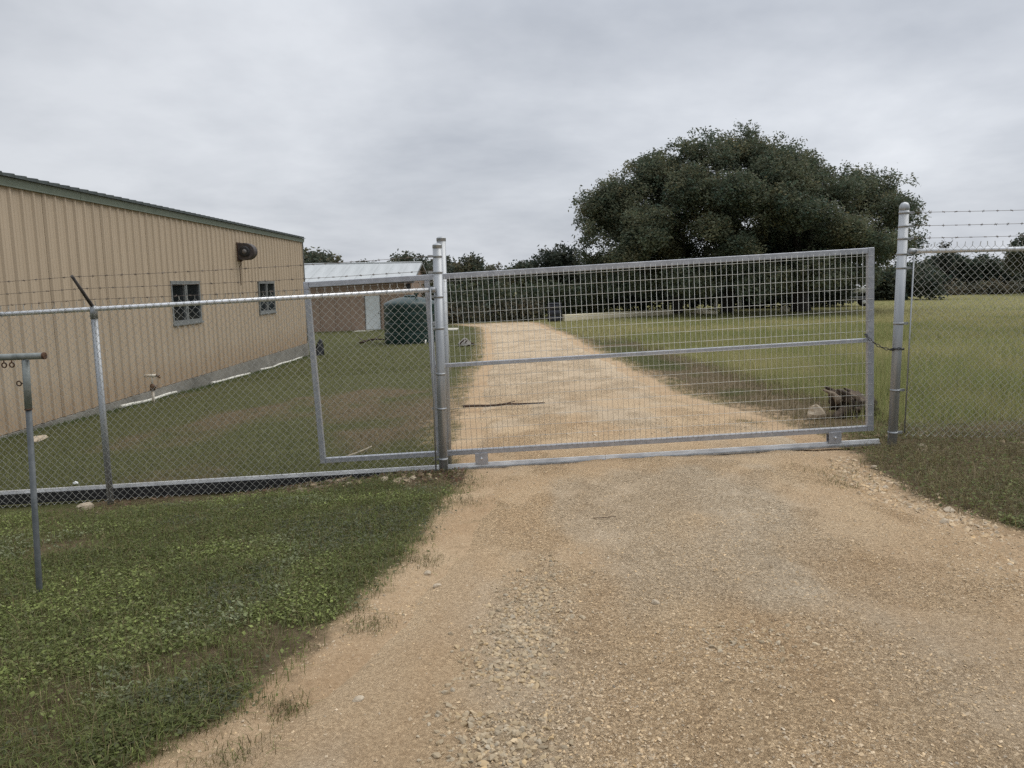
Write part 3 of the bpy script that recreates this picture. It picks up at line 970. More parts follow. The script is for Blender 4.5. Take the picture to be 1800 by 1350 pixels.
# spigot
sg = thing('water_spigot', (-7.62, 15.9, float(H(-7.62, 15.9))), 'cream pipe water spigot with rusty valve standing beside the tan wall', 'water spigot')
mb = MB(); mb.tube([(0, 0, -.1), (0, 0, .26)], .028, 10); mb.tube([(0, 0, .38), (0, 0, .56)], .024, 10); mb.build('riser', M['spigot'], sg)
mb = MB(); mb.lathe([(.03, .25), (.055, .27), (.055, .33), (.045, .39), (.025, .40)], 12); mb.tube([(0, 0, .32), (.10, -.03, .35)], .03, 8); mb.build('valve', M['brass'], sg)
mb = MB(); mb.tube([(-.15, 0, .575), (.10, 0, .575)], .034, 10); mb.build('tee', M['spigot'], sg)
mb = MB(); mb.tube([(.101, 0, .575), (.16, 0, .565)], .030, 10); mb.tube([(.15, 0, .57), (.17, 0, .52)], .02, 8); mb.build('spout', M['brass'], sg)

for (ya, yb, lab) in ((15.0, 17.6, 'white pipe on the grass at the slab edge, nearest the spigot'),
                      (19.7, 22.6, 'white pipe length lying along the slab below the blower'),
                      (23.6, 28.3, 'long white pipe along the slab near the far building corner')):
    pts = [(BX + .13 + .03 * math.sin(y * 2.1), y, float(H(BX + .13, y)) + .035 + .012 * math.sin(y * 3)) for y in np.linspace(ya, yb, 9)]
    mb = MB(); mb.tube(pts, .036, 8)
    tag(mb.build('pvc_pipe', M['pvc']), lab, 'pipe', 'white pipes lying along the building slab')

# ------------------------------------------------------------------ gate posts
def post(x, y, top, r, label, bands, side):
    zb = gz(x, y) - .05
    p = thing('gate_post', (x, y, zb), label, 'gate post', 'tall galvanised gate posts')
    h = top - zb
    mb = MB(); mb.tube([(0, 0, -.4), (0, 0, h - .045)], r, 20); mb.build('post_tube', M['galv'], p)
    mb = MB(); mb.lathe([(r + .0005, h - .062), (r + .002, h - .06), (r + .002, h - .034)] + ([(r * .93, h - .012), (r * .62, h + .006), (r * .2, h + .013)] if side > 0 else [(r + .003, h - .032), (r * .9, h - .026), (r * .55, h - .018), (r * .15, h - .014)]), 20); mb.build('post_cap', M['galv'], p)
    for zz in bands:
        mb = MB(); mb.lathe([(r + .0005, -.011), (r + .003, -.011), (r + .003, .011), (r + .0005, .011)], 20, (0, 0, zz - zb))
        if side: mb.box(side * (r + .002), side * (r + .05), -.006, .006, zz - zb - .012, zz - zb + .012)
        mb.build('brace_band', M['galv'], p)
    return p


post(-.685, 7.25, 2.215, .043, 'left gate post in front of the gate, where the fence ends', [2.08, 1.93, 1.70, 1.40, .96, .62, .12], -1)
post(-.678, 7.62, 2.30, .045, 'left gate post standing behind the sliding gate rail', [], 0)
post(3.735, 7.30, 2.50, .044, 'right gate post with domed cap holding the chain and barbed wire', [2.415, 2.29, 2.175, 2.03, 1.90, 1.37, .72, .30], 1)

# ------------------------------------------------------------------ chain link fences
def fabric(name, x0, x1, y, zb, zt, parent, slope_b, slope_t, mat, pitch=.072, r=.0025):
    """woven diamond mesh: every picket a zigzag from bottom to top"""
    O = parent.location
    V = []; F = []
    nw = int((x1 - x0) / (pitch / 2))
    base = 0
    for k in range(nw):
        xa = x0 + k * pitch / 2; xb = xa + pitch / 2
        bot = zb(xa); top = zt(xa) + .045
        ns = int((top - bot) / (pitch / 2))
        pts = []
        for i in range(ns + 1):
            z = bot + (top - bot) * i / ns
            fl = (i + k) % 2
            px = xb + .0015 if fl else xa - .0015
            py = y + (.004 if (i % 2) else -.004)
            pts.append((px, py, z))
        # twisted spike at the top, knuckle at the bottom
        l = pts[-1]; pts.append((l[0] + random.uniform(-.008, .008), l[1], l[2] + .035))
        for i in range(len(pts)):
            p = pts[i]; q = pts[min(i + 1, len(pts) - 1)]; o = pts[max(i - 1, 0)]
            d = np.array(q) - np.array(o); d /= np.linalg.norm(d)
            u = np.array([0, 1, 0.]); w = np.cross(d, u); w /= np.linalg.norm(w); u = np.cross(w, d)
            for a in range(3):
                t = 2 * PI * a / 3
                V.append(np.array(p) + (u * math.cos(t) + w * math.sin(t)) * r)
        for i in range(len(pts) - 1):
            for a in range(3):
                b2 = (a + 1) % 3
                F.append((base + i * 3 + a, base + i * 3 + b2, base + i * 3 + 3 + b2, base + i * 3 + 3 + a))
        base += len(pts) * 3
    V = np.array(V) - np.array(O)
    me = np_mesh(name, V, np.array(F), mat, smooth=True)
    o = link(name, me, None, parent)
    o['kind'] = 'stuff'
    return o


def barbed(parent, a, b, seed, sag=.015):
    O = parent.location
    a = Vector(a); b = Vector(b)
    rr = random.Random(seed)
    mb = MB()
    n = 14
    pts = [a.lerp(b, i / n) + Vector((0, 0, -sag * 4 * (i / n) * (1 - i / n))) for i in range(n + 1)]
    mb.tube([p - O for p in pts], 0.0020, 5, smooth=True)
    L_ = (b - a).length; d = (b - a).normalized()
    s = .06
    while s < L_ - .03:
        t = s / L_
        c = a.lerp(b, t) + Vector((0, 0, -sag * 4 * t * (1 - t))) - O
        mb.tube([c - d * .012, c + d * .011], .0042, 5)
        for q in range(2):
            ang = rr.uniform(0, PI)
            e = Vector((0, math.cos(ang), math.sin(ang))) * .015 + d * rr.uniform(-.008, .008)
            mb.tube([c - e, c + e], .0014, 4)
        s += .125 + rr.uniform(-.012, .012)
    return mb.build('barbed_wire', M['barb'], parent)


FX0, FXP, FX1, FY = -6.95, -3.95, -.74, 7.20
lf = thing('chain_link_fence', (FX0, FY, -.4), 'left chain link fence with barbed wire between the tan building and the gate', 'fence', 'chain link fences')
OF = lf.location
railz = lambda x: 1.60 + (x + 4.9) * .0400
mb = MB(); mb.tube([(FX0 - OF.x, 0, railz(FX0) - OF.z), (FX1 + .01 - OF.x, 0, railz(FX1) - OF.z)], .0215, 12); mb.build('top_rail', M['galv_rail'], lf)
fabric('chain_link_mesh', FX0 + .02, FX1 - .01, FY - .03, lambda x: -.275 + (x + 4.9) * .053, railz, lf, .05, .04, M['fabric'])
mb = MB(); mb.tube([(FX1 - .012 - OF.x, -.03, -.10 - OF.z), (FX1 - .012 - OF.x, -.03, 1.78 - OF.z)], .008, 6); mb.build('tension_bar', M['galv'], lf)
mb = MB(); mb.lathe([(.028, 0), (.028, .05), (.02, .055)], 12, (FX1 + .0 - OF.x - .02, 0, railz(FX1) - OF.z), axis='x'); mb.build('rail_end', M['galv'], lf)
for px in (FXP, FX0):
    zt = railz(px); zb = float(H(px, FY)) - .03
    mb = MB(); mb.tube([(px - OF.x, .0, zb - .3 - OF.z), (px - OF.x, 0, zt - .03 - OF.z)], .030, 14)
    pp = mb.build('line_post', M['galv'], lf)
    mb = MB(); mb.lathe([(.034, -.09), (.034, -.02), (.028, .025), (.012, .035)], 14, (px - OF.x, 0, zt - OF.z)); mb.build('loop_cap', M['galv'], pp)
    mb = MB()
    a = Vector((px, FY - .005, zt + .02)); b = Vector((px - .02, FY - .27, zt + .31))
    mb.tube([a - OF, b - OF], [.017, .013], 8); mb.build('barb_arm', M['arm'], pp)
arm = lambda t: Vector((0, -.27 * t, .02 + .29 * t))
for j, t in enumerate((.97, .60, .25)):
    pm = Vector((FXP - .02 * t, FY, railz(FXP))) + arm(t)
    pl = Vector((FX0 - .02 * t, FY, railz(FX0))) + arm(t)
    end = Vector((FX1 + .02, FY - .01, (2.08, 1.945, 1.845)[j]))
    barbed(lf, pl, pm, 10 + j); barbed(lf, pm, end, 20 + j)
# wire ties on the rail
mb = MB()
for x in np.arange(FX0 + .3, FX1 - .1, .61):
    mb.lathe([(.0225, -.002), (.0255, -.002), (.0255, .002), (.0225, .002)], 10, (x - OF.x, 0, railz(x) - OF.z), axis='x')
o = mb.build('rail_ties', M['galv'], lf); o['kind'] = 'stuff'

RX0, RX1, RY = 3.80, 8.2, 7.30
rf = thing('chain_link_fence', (RX0, RY, .2), 'right chain link fence with three barbed strands beside the grass field', 'fence', 'chain link fences')
OR = rf.location
rrail = lambda x: 2.055 + (x - 3.85) * .004
mb = MB(); mb.tube([(.03, 0, rrail(RX0) - OR.z), (RX1 - OR.x, 0, rrail(RX1) - OR.z)], .0215, 12); mb.build('top_rail', M['galv_rail'], rf)
fabric('chain_link_mesh', RX0 + .045, RX1, RY - .03, lambda x: .265 - (x - 3.9) * .035, rrail, rf, 0, 0, M['fabric'])
mb = MB(); mb.tube([(.035, -.03, .30 - OR.z), (.035, -.03, 2.02 - OR.z)], .008, 6); mb.build('tension_bar', M['galv'], rf)
mb = MB(); mb.lathe([(.02, 0), (.028, .005), (.028, .06)], 12, (.0, 0, rrail(RX0) - OR.z), axis='x'); mb.build('rail_end', M['galv'], rf)
for px in (6.75,):
    zb = float(H(px, RY)) - .03
    mb = MB(); mb.tube([(px - OR.x, 0, zb - .3 - OR.z), (px - OR.x, 0, rrail(px) - .03 - OR.z)], .030, 14); pp = mb.build('line_post', M['galv'], rf)
    mb = MB(); mb.tube([(px - OR.x, -.0, rrail(px) - OR.z), (px - OR.x, 0, rrail(px) + .40 - OR.z)], .02, 8); mb.build('barb_arm', M['galv'], pp)
for j, z in enumerate((2.415, 2.29, 2.175)):
    barbed(rf, (RX0 - .005, RY - .02, z), (6.75, RY - .02, z + .035), 30 + j, .008); barbed(rf, (6.75, RY - .02, z + .035), (RX1, RY - .02, z + .05), 40 + j, .008)

# ------------------------------------------------------------------ sliding gate on its track
TH = math.radians(2.5)
GW, GH = 5.53, 1.80
gate = thing('sliding_gate', (-1.93, 7.42, .06), 'galvanised sliding gate of welded wire mesh with open tail frame across the driveway', 'gate', rot=(0, -TH, 0))


def gbar(name, boxes, mat=M['galv_frame'], bev=.004):
    mb = MB()
    for b in boxes: mb.box(*b)
    return mb.build(name, mat, gate, bevel=bev)


q = .026
gbar('bottom_rail', [(.053, GW - .063, -q, q, 0, .05)])
gbar('top_rail', [(.053, GW - .063, -q, q, GH - .055, GH)])
gbar('end_stile', [(0, .052, -q, q, -.002, GH + .002)])
gbar('end_stile', [(GW - .062, GW, -q, q, -.002, GH + .002)])
gbar('middle_stile', [(1.172, 1.222, -q, q, .051, GH - .056)])
gbar('mid_rail', [(1.223, GW - .063, -q + .002, q - .002, .885, .925)])
vm = MB(); vm.tube([(0, 0, .035), (0, 0, GH - .03)], .0019, 5, smooth=True); v_me = vm.mesh('vertical_wire', M['wire'])
x = 1.265
while x < GW - .075:
    link('vertical_wire', v_me, None, gate, (x, -q - .0030, 0), (0, random.uniform(-.002, .002), 0)); x += .0525
hm = MB(); hm.tube([(1.23, 0, 0), (GW - .022, 0, 0)], .0018, 5, smooth=True); h_me = hm.mesh('horizontal_wire', M['wire'])
for k in range(17):
    z = .055 + k * .1045
    if z < GH - .04: link('horizontal_wire', h_me, None, gate, (0, -q - .0075, z), (0, random.uniform(-.0006, .0006), 0))
for gx_ in (1.55, 5.08):
    mb = MB(); mb.box(gx_, gx_ + .125, -.034, -.027, -.105, .012); mb.box(gx_, gx_ + .125, .027, .034, -.105, .012); mb.box(gx_, gx_ + .125, -.026, .026, -.012, -.001)
    w = mb.build('wheel_box', M['galv_frame'], gate, bevel=.002)
    mb = MB(); mb.lathe([(.012, .0), (.012, -.014), (.006, -.016)], 8, (gx_ + .0625, -.034, -.045), axis='y'); mb.build('bolt', M['galv_rail'], w)
    mb = MB(); mb.lathe([(.04, -.018), (.05, -.012), (.036, 0), (.05, .012), (.04, .018)], 18, (gx_ + .0625, 0, -.066), axis='y'); mb.build('wheel', M['black_steel'], w)
mb = MB()
mb.box(1.225, 1.25, -q - .004, q, 1.30, 1.34); mb.build('guide_clip', M['galv'], gate)

tz = lambda x: .016 + (x + .7) * .0438
track = thing('gate_track', (-.7, 7.42, 0), 'long bright steel gate track running along the ground under the gate', 'gate track', rot=(0, 0, 0))
mb = MB()
xa, xb = -7.0, 3.66
for (x0, x1) in ((xa, -3.32), (-3.316, .92), (.924, xb)):
    m2 = MB()
    pr = [(-.020, -.030), (-.012, .004), (.012, .004), (.020, -.030)]
    v = [(x0 + .7, y, tz(x0) + z) for y, z in pr] + [(x1 + .7, y, tz(x1) + z) for y, z in pr]
    m2.add(v, [(0, 1, 2, 3), (7, 6, 5, 4), (0, 4, 5, 1), (1, 5, 6, 2), (2, 6, 7, 3), (3, 7, 4, 0)])
    m2.v += []
    m2.build('track_angle', M['track'], track)
m2 = MB()
v = []
for x0 in (xa, -.95):
    v += [(x0 + .7, y, tz(x0) + z) for y, z in ((-.030, -.135), (-.030, -.031), (.034, -.031), (.034, -.135))]
m2.add(v, [(0, 1, 2, 3), (7, 6, 5, 4), (0, 4, 5, 1), (1, 5, 6, 2), (2, 6, 7, 3), (3, 7, 4, 0)])
m2.build('track_base', M['black_steel'], track)
m2 = MB()
v = []
for x0 in (-.90, xb):
    v += [(x0 + .7, y, tz(x0) + z) for y, z in ((-.045, -.05), (-.045, -.031), (.045, -.031), (.045, -.05))]
m2.add(v, [(0, 1, 2, 3), (7, 6, 5, 4), (0, 4, 5, 1), (1, 5, 6, 2), (2, 6, 7, 3), (3, 7, 4, 0)])
m2.build('track_base', M['galv'], track)

# chain from gate stile to the right post
def chain_links(mb, pts, size=.021, r=.0042):
    pts = [Vector(p) for p in pts]
    seg = []
    for a, b in zip(pts[:-1], pts[1:]):
        n = max(1, int((b - a).length / (size * 1.45)))
        seg += [a.lerp(b, i / n) for i in range(n)]
    seg.append(pts[-1])
    for i in range(len(seg) - 1):
        d = (seg[i + 1] - seg[i]).normalized()
        side = d.cross(Vector((0, 1, 0)) if i % 2 else Vector((.3, .2, 1))).normalized()
        c = (seg[i] + seg[i + 1]) / 2
        loop = [c + d * math.cos(t) * size + side * math.sin(t) * size * .55 for t in np.linspace(0, 2 * PI, 9)]
        mb.tube(loop, r, 5, cap=False)


mb = MB()
PO = Vector((3.47, 7.36, 1.235))
circ = [Vector((3.735 + .056 * math.cos(t), 7.30 + .056 * math.sin(t), 1.12 - .01 * math.sin(t))) for t in np.linspace(PI * 1.0, PI * 3.0, 12)]
sag = [PO.lerp(circ[0], t) + Vector((0, -.02, -.05 * 4 * t * (1 - t) * .6)) for t in np.linspace(0, 1, 7)]
wrap = [Vector((3.50, 7.46, 1.25)), Vector((3.48, 7.42, 1.262)), PO]
chain_links(mb, [p - PO for p in wrap + sag[1:] + circ[1:]])
tag(mb.build('gate_chain', M['chain'], None, PO), 'dark steel chain fastening the gate frame to the right gate post', 'chain')

# ------------------------------------------------------------------ pipe stand in the near left lawn
psx, psy = -2.83, 4.30
pz = gz(psx, psy)
ps = thing('pipe_stand', (psx, psy, pz), 'weathered grey pipe stand with T crossbar and rusty eye hooks in the near lawn', 'pipe stand')
mb = MB(); mb.tube([(0, 0, -.2), (0, 0, .0), (.034, .02, 1.12)], .0165, 14); mb.build('upright', M['oldpipe'], ps)
mb = MB(); mb.tube([(.034, .02, 1.121), (.042, .025, 1.405)], .0195, 14); mb.build('upright_sleeve', M['oldpipe_top'], ps)
cb = MB()
cb.tube([(-.62, .03, 1.412), (.157, .02, 1.428)], .0190, 14, cap=False); cb.tube([(.155, .02, 1.428), (-.3, .024, 1.419)], .0160, 14, cap=False); cb.build('crossbar', M['oldpipe_top'], ps)
mb = MB(); mb.lathe([(.0160, -.006), (.0205, -.006), (.0205, .006), (.0160, .006)], 14, (.154, .02, 1.4279), axis='x'); mb.build('rusty_end', M['rust'], ps)


def eye_hook(c, d, r=.0135):
    mb = MB(); c = Vector(c); d = Vector(d)
    mb.tube([c, c + d * .014], .0038, 6)
    ctr = c + d * (.014 + r)
    side = Vector((1, 0, 0)) if abs(d.z) > .5 else Vector((0, 0, 1))
    loop = [ctr + d * (-r) * math.cos(t) + side * r * math.sin(t) for t in np.linspace(0, 2 * PI, 13)]
    mb.tube(loop, .0038, 6, cap=False)
    return mb.build('eye_hook', M['rust'], ps)


eye_hook((-.022, .0, 1.408), (0, 0, -1)); eye_hook((-.066, .0, 1.407), (0, 0, -1)); eye_hook((.022, .02, 1.27), (-1, 0, .02))
mb = MB(); mb.lathe([(.018, -.003), (.0215, -.003), (.0215, .003), (.018, .003)], 14, (.034, .02, 1.12)); mb.build('collar', M['rust'], ps)

# ------------------------------------------------------------------ trees
def interp_rows(pts, x): return np.interp(x, [p[0] for p in pts], [p[1] for p in pts])


def leaf_cloud(cent, rad, per, size, base, var, seed, flat=.8, tuft=.17, nleaf=9):
    """leaves in tufts spread over the shells of the given lobes; returns verts, quads, colours"""
    g = np.random.default_rng(seed)
    cs, rs, ts = [], [], []
    for c, r in zip(cent, rad):
        n = max(6, int(per * r * r))
        d = g.normal(size=(n, 3)); d /= np.linalg.norm(d, axis=1)[:, None]
        rr = r * (1.0 - .55 * g.random(n) ** 2.0)
        p = c + d * rr[:, None] * np.array([1, 1, flat])
        cs.append(p); ts.append(np.full(n, g.normal(0, 1)))
    P = np.concatenate(cs); lobe = np.concatenate(ts)
    k = nleaf
    tv = g.normal(0, 1, len(P))
    P = np.repeat(P, k, 0); lobe = np.repeat(lobe, k); tv = np.repeat(tv, k)
    P = P + g.normal(0, tuft, P.shape)
    n = len(P)
    a = g.normal(size=(n, 3)); a[:, 2] *= .6; a /= np.linalg.norm(a, axis=1)[:, None]
    b = g.normal(size=(n, 3)); b = np.cross(a, b); b /= np.linalg.norm(b, axis=1)[:, None]
    s = size * (.65 + .7 * g.random(n))
    a = a * s[:, None]; b = b * (s * .55)[:, None]
    V = np.stack([P - a, P + b * .9 - a * .1, P + a, P - b * .9 + a * .1], 1).reshape(-1, 3)
    F = np.arange(n * 4).reshape(n, 4)
    m = np.clip(1 + var * (.45 * lobe + .35 * tv + .45 * g.normal(size=n)), .4, 2.0)
    hue = g.normal(0, .10, n) + .08 * lobe
    Cc = np.array(base)[None] * m[:, None]
    Cc[:, 0] *= 1 + hue; Cc[:, 2] *= 1 - hue * .5
    return V, F, np.repeat(Cc, 4, 0)


def limb(mb, a, b, r0, r1, seed, bend=.12, n=6, sides=7):
    rr = random.Random(seed)
    a = Vector(a); b = Vector(b); L_ = (b - a).length
    pts, rd = [], []
    off = Vector((0, 0, 0))
    for i in range(n + 1):
        t = i / n
        off = off + Vector((rr.uniform(-1, 1), rr.uniform(-1, 1), rr.uniform(-.6, .9))) * L_ * bend / n
        pts.append(a.lerp(b, t) + off * math.sin(PI * min(t, .999)) * 1.6)
        rd.append(r0 + (r1 - r0) * t ** .8)
    mb.tube(pts, rd, sides)
    return pts


def big_oak():
    ox, oy = 17.6, 53.0
    oz = float(H(ox, oy))
    t = thing('live_oak_tree', (ox, oy, oz), 'huge dark spreading live oak with domed crown behind the gate', 'tree')
    O = np.array([ox, oy, oz])
    px = np.array([1000, 1003, 1030, 1070, 1110, 1150, 1200, 1260, 1310, 1370, 1440, 1480, 1540, 1595, 1622, 1638]) 
    py = np.array([405, 372, 312, 286, 262, 250, 236, 222, 222, 242, 265, 290, 287, 308, 360, 420])
    tx = 16.25 + ((px - 900) / 25.1 - 16.6) * .885; tzv = 1.83 + (487 - py) / 25.1 - .95
    g = np.random.default_rng(5)
    x_lo, x_hi = tx[0], tx[-1]
    cx, hw = (x_lo + x_hi) / 2, (x_hi - x_lo) / 2
    cents, rads = [], []
    surf = lambda x, sv: 3.0 + (np.interp(x, tx, tzv) - 3.0) * math.sqrt(max(0, 1 - sv * sv))
    yhf = lambda x: 6.8 * math.sqrt(max(0.02, 1 - ((x - cx) / hw) ** 2))
    # boughs spread evenly over the dome, each a heap of leafy lobes
    boughs = []
    for _ in range(84):
        best = None
        for _t in range(14):
            x = g.uniform(x_lo + 1.0, x_hi - 1.0); sv = g.uniform(-1, .75)
            p = np.array([x, oy + sv * yhf(x), surf(x, sv)])
            if g.random() < .42: p[2] = g.uniform(1.3 if x < 14 else 2.2, max(3.0, p[2] - .8))
            d = min([np.linalg.norm((p - q[0]) * np.array([1, .8, 1.25])) for q in boughs] or [9])
            if best is None or d > best[0]: best = (d, p)
        R_ = g.uniform(1.4, 2.4)
        p = best[1]
        p[2] = max(p[2] - R_ * .66, 1.2)
        p[0] = min(max(p[0], x_lo + R_ * .95), x_hi - R_ * .95)
        boughs.append((p, R_))
    for p, R_ in boughs:
        tint = g.normal(0, 1)
        for _ in range(int(6 + 4 * R_)):
            d = g.normal(size=3); d /= np.linalg.norm(d)
            if d[2] < -.2: d[2] *= -.6
            c = p + d * R_ * np.array([.78, .78, .52]) * g.uniform(.6, 1)
            cents.append(c); rads.append(g.uniform(.5, .95) * R_ / 1.8)
    for _ in range(130):                          # inner fill in the shade of the boughs
        x = g.uniform(x_lo + 2, x_hi - 2); sv = g.uniform(-.5, .6)
        cents.append(np.array([x, oy + sv * yhf(x) * .8, g.uniform(2.0, max(2.4, surf(x, sv) - 2.6))])); rads.append(g.uniform(.9, 1.5))
    for _ in range(110):                          # leafy skin that ties the boughs together
        x = g.uniform(x_lo + .8, x_hi - .8); sv = g.uniform(-1, .5); r = g.uniform(.55, .95)
        cents.append(np.array([x, oy + sv * yhf(x), max(1.6, surf(x, sv) - r * 1.0 - abs(g.normal(0, .5)))])); rads.append(r)
    keep = [i for i in range(len(cents)) if not (cents[i][0] > 22.5 and cents[i][2] - rads[i] < 1.9)]
    cents = [cents[i] for i in keep]; rads = [rads[i] for i in keep]
    NL = len(cents)
    # small outlying sprays that break the outline
    for _ in range(120):
        x = g.uniform(x_lo, x_hi); top = np.interp(x, tx, tzv)
        cents.append(np.array([x, oy + g.normal(0, 1.6), top - .1 + g.normal(0, .22)])); rads.append(g.uniform(.25, .5))
    for _ in range(50):
        sgn = g.choice([-1, 1]); z = g.uniform(2.4, 7.6)
        xe = x_lo + .25 if sgn < 0 else x_hi - .7
        cents.append(np.array([xe + g.normal(0, .3), oy + g.normal(0, 1.5), z if sgn < 0 else min(z, 5.5)])); rads.append(g.uniform(.3, .6))
    V, F, C_ = leaf_cloud(cents, rads, 46, .092, (.122, .138, .086), .30, 77, flat=.8, tuft=.15, nleaf=10)
    link('crown', np_mesh('crown', V - O, F, M['foliage'], C_), None, t)
    mb = MB()
    trunks = [(19.9, 52.4, .50), (20.7, 53.4, .42), (15.2, 53.5, .40), (11.6, 53.0, .36)]
    ci = [i for i in range(NL)]
    for k, (bx, by, r) in enumerate(trunks):
        bz = float(H(bx, by)) - .2
        fork = (bx + random.uniform(-.6, .6), by + random.uniform(-.4, .4), bz + random.uniform(2.2, 2.9))
        limb(mb, Vector((bx, by, bz)) - Vector(O), Vector(fork) - Vector(O), r * 1.25, r * .8, 60 + k, .10, 6, 10)
        near = sorted(ci, key=lambda i: (cents[i][0] - bx) ** 2 + (cents[i][1] - by) ** 2 * .6 + random.uniform(0, 60))[:17]
        for j, i in enumerate(near):
            p = limb(mb, Vector(fork) - Vector(O), Vector(cents[i]) - Vector(O), r * .42, .05, 100 * k + j, .22, 7, 6)
            for b in range(2):
                s = p[3 + b]
                e = s + Vector((random.uniform(-1, 1), random.uniform(-1, 1), random.uniform(.1, 1))) * 1.5
                limb(mb, s, e, .07, .02, 900 + j * 7 + b, .2, 3, 5)
    mb.build('trunk', M['bark'], t)


big_oak()


def tree(name, x, y, w, h, label, seed, group=None, base=(.098, .108, .074), trunk_h=.3, leaf=.15, per=40, depth=None, sink=0):
    z = float(H(x, y)) - sink
    h = h + .75
    t = thing(name, (x, y, z), label, 'tree', group)
    g = np.random.default_rng(seed)
    nl = int(max(9, 20 * (w / 5)))
    cents, rads = [], []
    for i in range(nl):
        a = g.uniform(0, 2 * PI); q = math.sqrt(g.random())
        r = g.uniform(.14, .24) * min(w, h * 1.1)
        rx = max(w / 2 - r * .9, .2)
        dx = math.cos(a) * q * rx; dy = math.sin(a) * q * (depth or rx)
        zc = h * trunk_h + r * .6 + (h * (1 - trunk_h) - 1.6 * r) * (math.sqrt(max(0, 1 - q * q))) * g.uniform(.45, 1.0)
        cents.append(np.array([dx, dy, zc])); rads.append(r)
    V, F, C_ = leaf_cloud(cents, rads, per, leaf, base, .3, seed, flat=.8, tuft=.16, nleaf=8)
    link('crown', np_mesh('crown', V, F, M['foliage'], C_), None, t)
    mb = MB()
    fk = (g.normal(0, .1), 0, h * trunk_h * .9)
    limb(mb, (0, 0, -.2), fk, .05 * h * .8, .035 * h, seed, .08, 4, 8)
    for i in range(min(nl, 11)):
        limb(mb, fk, cents[i] + np.array([0, 0, rads[i] * .3]), .018 * h, .015, seed + i, .2, 5, 5)
    mb.build('trunk', M['bark'], t)
    return t


GRP = 'trees along the far skyline'
tree('oak_tree', -16.2, 61, 6.6, 6.2, 'dark oak rising behind the far corner of the metal building', 201, GRP)
tree('oak_tree', -13.6, 72, 4.4, 4.9, 'small tree just showing over the middle of the pale roof', 202, GRP)
tree('oak_tree', -10.9, 76, 4.6, 5.2, 'small open tree over the right half of the pale roof', 203, GRP)
tree('oak_tree', -8.6, 68, 5.6, 5.0, 'bushy oak behind the gable end of the outbuilding', 204, GRP)
tree('oak_tree', -6.3, 72, 4.8, 4.8, 'oak directly behind the left gate posts', 205, GRP)
tree('oak_tree', -4.0, 70, 4.6, 4.9, 'round oak just right of the left gate posts', 206, GRP)
tree('oak_tree', -2.1, 88, 3.2, 4.6, 'tiny lone tree on the skyline above the driveway end', 207, GRP)
tree('oak_tree', 3.5, 60, 5.4, 5.1, 'airy grey green oak left of the huge live oak', 208, GRP, base=(.052, .062, .044), per=34)
tree('oak_tree', 0.9, 66, 4.4, 4.3, 'low oak at the left foot of the airy oak', 209, GRP)
tree('juniper_tree', 48.5, 86, 3.0, 6.0, 'dark round juniper right of the tall right gate post', 210, GRP, base=(.028, .036, .026), trunk_h=.12)
tree('oak_tree', 54.8, 80, 5.6, 7.0, 'oak at the right edge of the view above the fence', 211, GRP)


def thicket(name, x0, x1, y0, y1, htop, n, seed, label, base, size, cat='brush'):
    g = np.random.default_rng(seed)
    xs = g.uniform(x0, x1, n); ys = g.uniform(y0, y1, n)
    hs = htop(xs) * (.72 + .34 * fbm(xs * .35, ys * .1, seed, 3) + g.normal(0, .05, n))
    cents, rads = [], []
    for x, y, h in zip(xs, ys, hs):
        z0 = float(H(x, y))
        r = g.uniform(.5, .95)
        cents.append(np.array([x, y, z0 + max(r * .7, h - r * .8)])); rads.append(r)
        zz = h - r * 1.6
        while zz > .3:
            cents.append(np.array([x + g.normal(0, .3), y + g.normal(0, .3), z0 + zz])); rads.append(g.uniform(.45, .8)); zz -= .8
    V, F, C_ = leaf_cloud(cents, rads, 26, size, base, .35, seed, flat=.9, tuft=.2, nleaf=6)
    O = np.array([(x0 + x1) / 2, (y0 + y1) / 2, float(H((x0 + x1) / 2, (y0 + y1) / 2))])
    o = link(name, np_mesh(name, V - O, F, M['foliage'], C_), None, None, tuple(O))
    return tag(o, label, cat, kind='stuff')


thicket('brush', -6.5, 6.5, 50.0, 54.5, lambda x: 2.55 + 0 * x, 80, 301, 'dense scrub at the end of the driveway behind the gate mesh', (.085, .098, .055), .14)
thicket('undergrowth', 5.0, 26.5, 58.5, 61.5, lambda x: 2.3 + 0 * x, 105, 307, 'dark low scrub close behind the trunks of the huge live oak', (.050, .062, .042), .17)
thicket('undergrowth', 3.5, 40, 70, 74, lambda x: 3.0 + 0 * x, 190, 302, 'shaded undergrowth behind and below the huge live oak', (.060, .074, .050), .18)
thicket('treeline', 25, 80, 86, 93, lambda x: 4.1 + .5 * np.sin(x * .4), 230, 303, 'dark line of far trees across the right end of the field', (.066, .082, .055), .22, 'trees')
thicket('treeline', -40, 24, 84, 92, lambda x: 4.2 + 0 * x, 230, 304, 'dark line of far trees behind the outbuilding and scrub', (.074, .088, .064), .22, 'trees')

thicket('dry_brush', 24, 76, 83, 85.5, lambda x: .95 + 0 * x, 260, 305, 'low grey brown dry brush along the far edge of the field', (.135, .128, .088), .16)
thicket('dry_brush', -6.5, 1.6, 48.6, 50.0, lambda x: .9 + 0 * x, 60, 306, 'low dry brown brush at the far end of the driveway', (.115, .112, .078), .12)

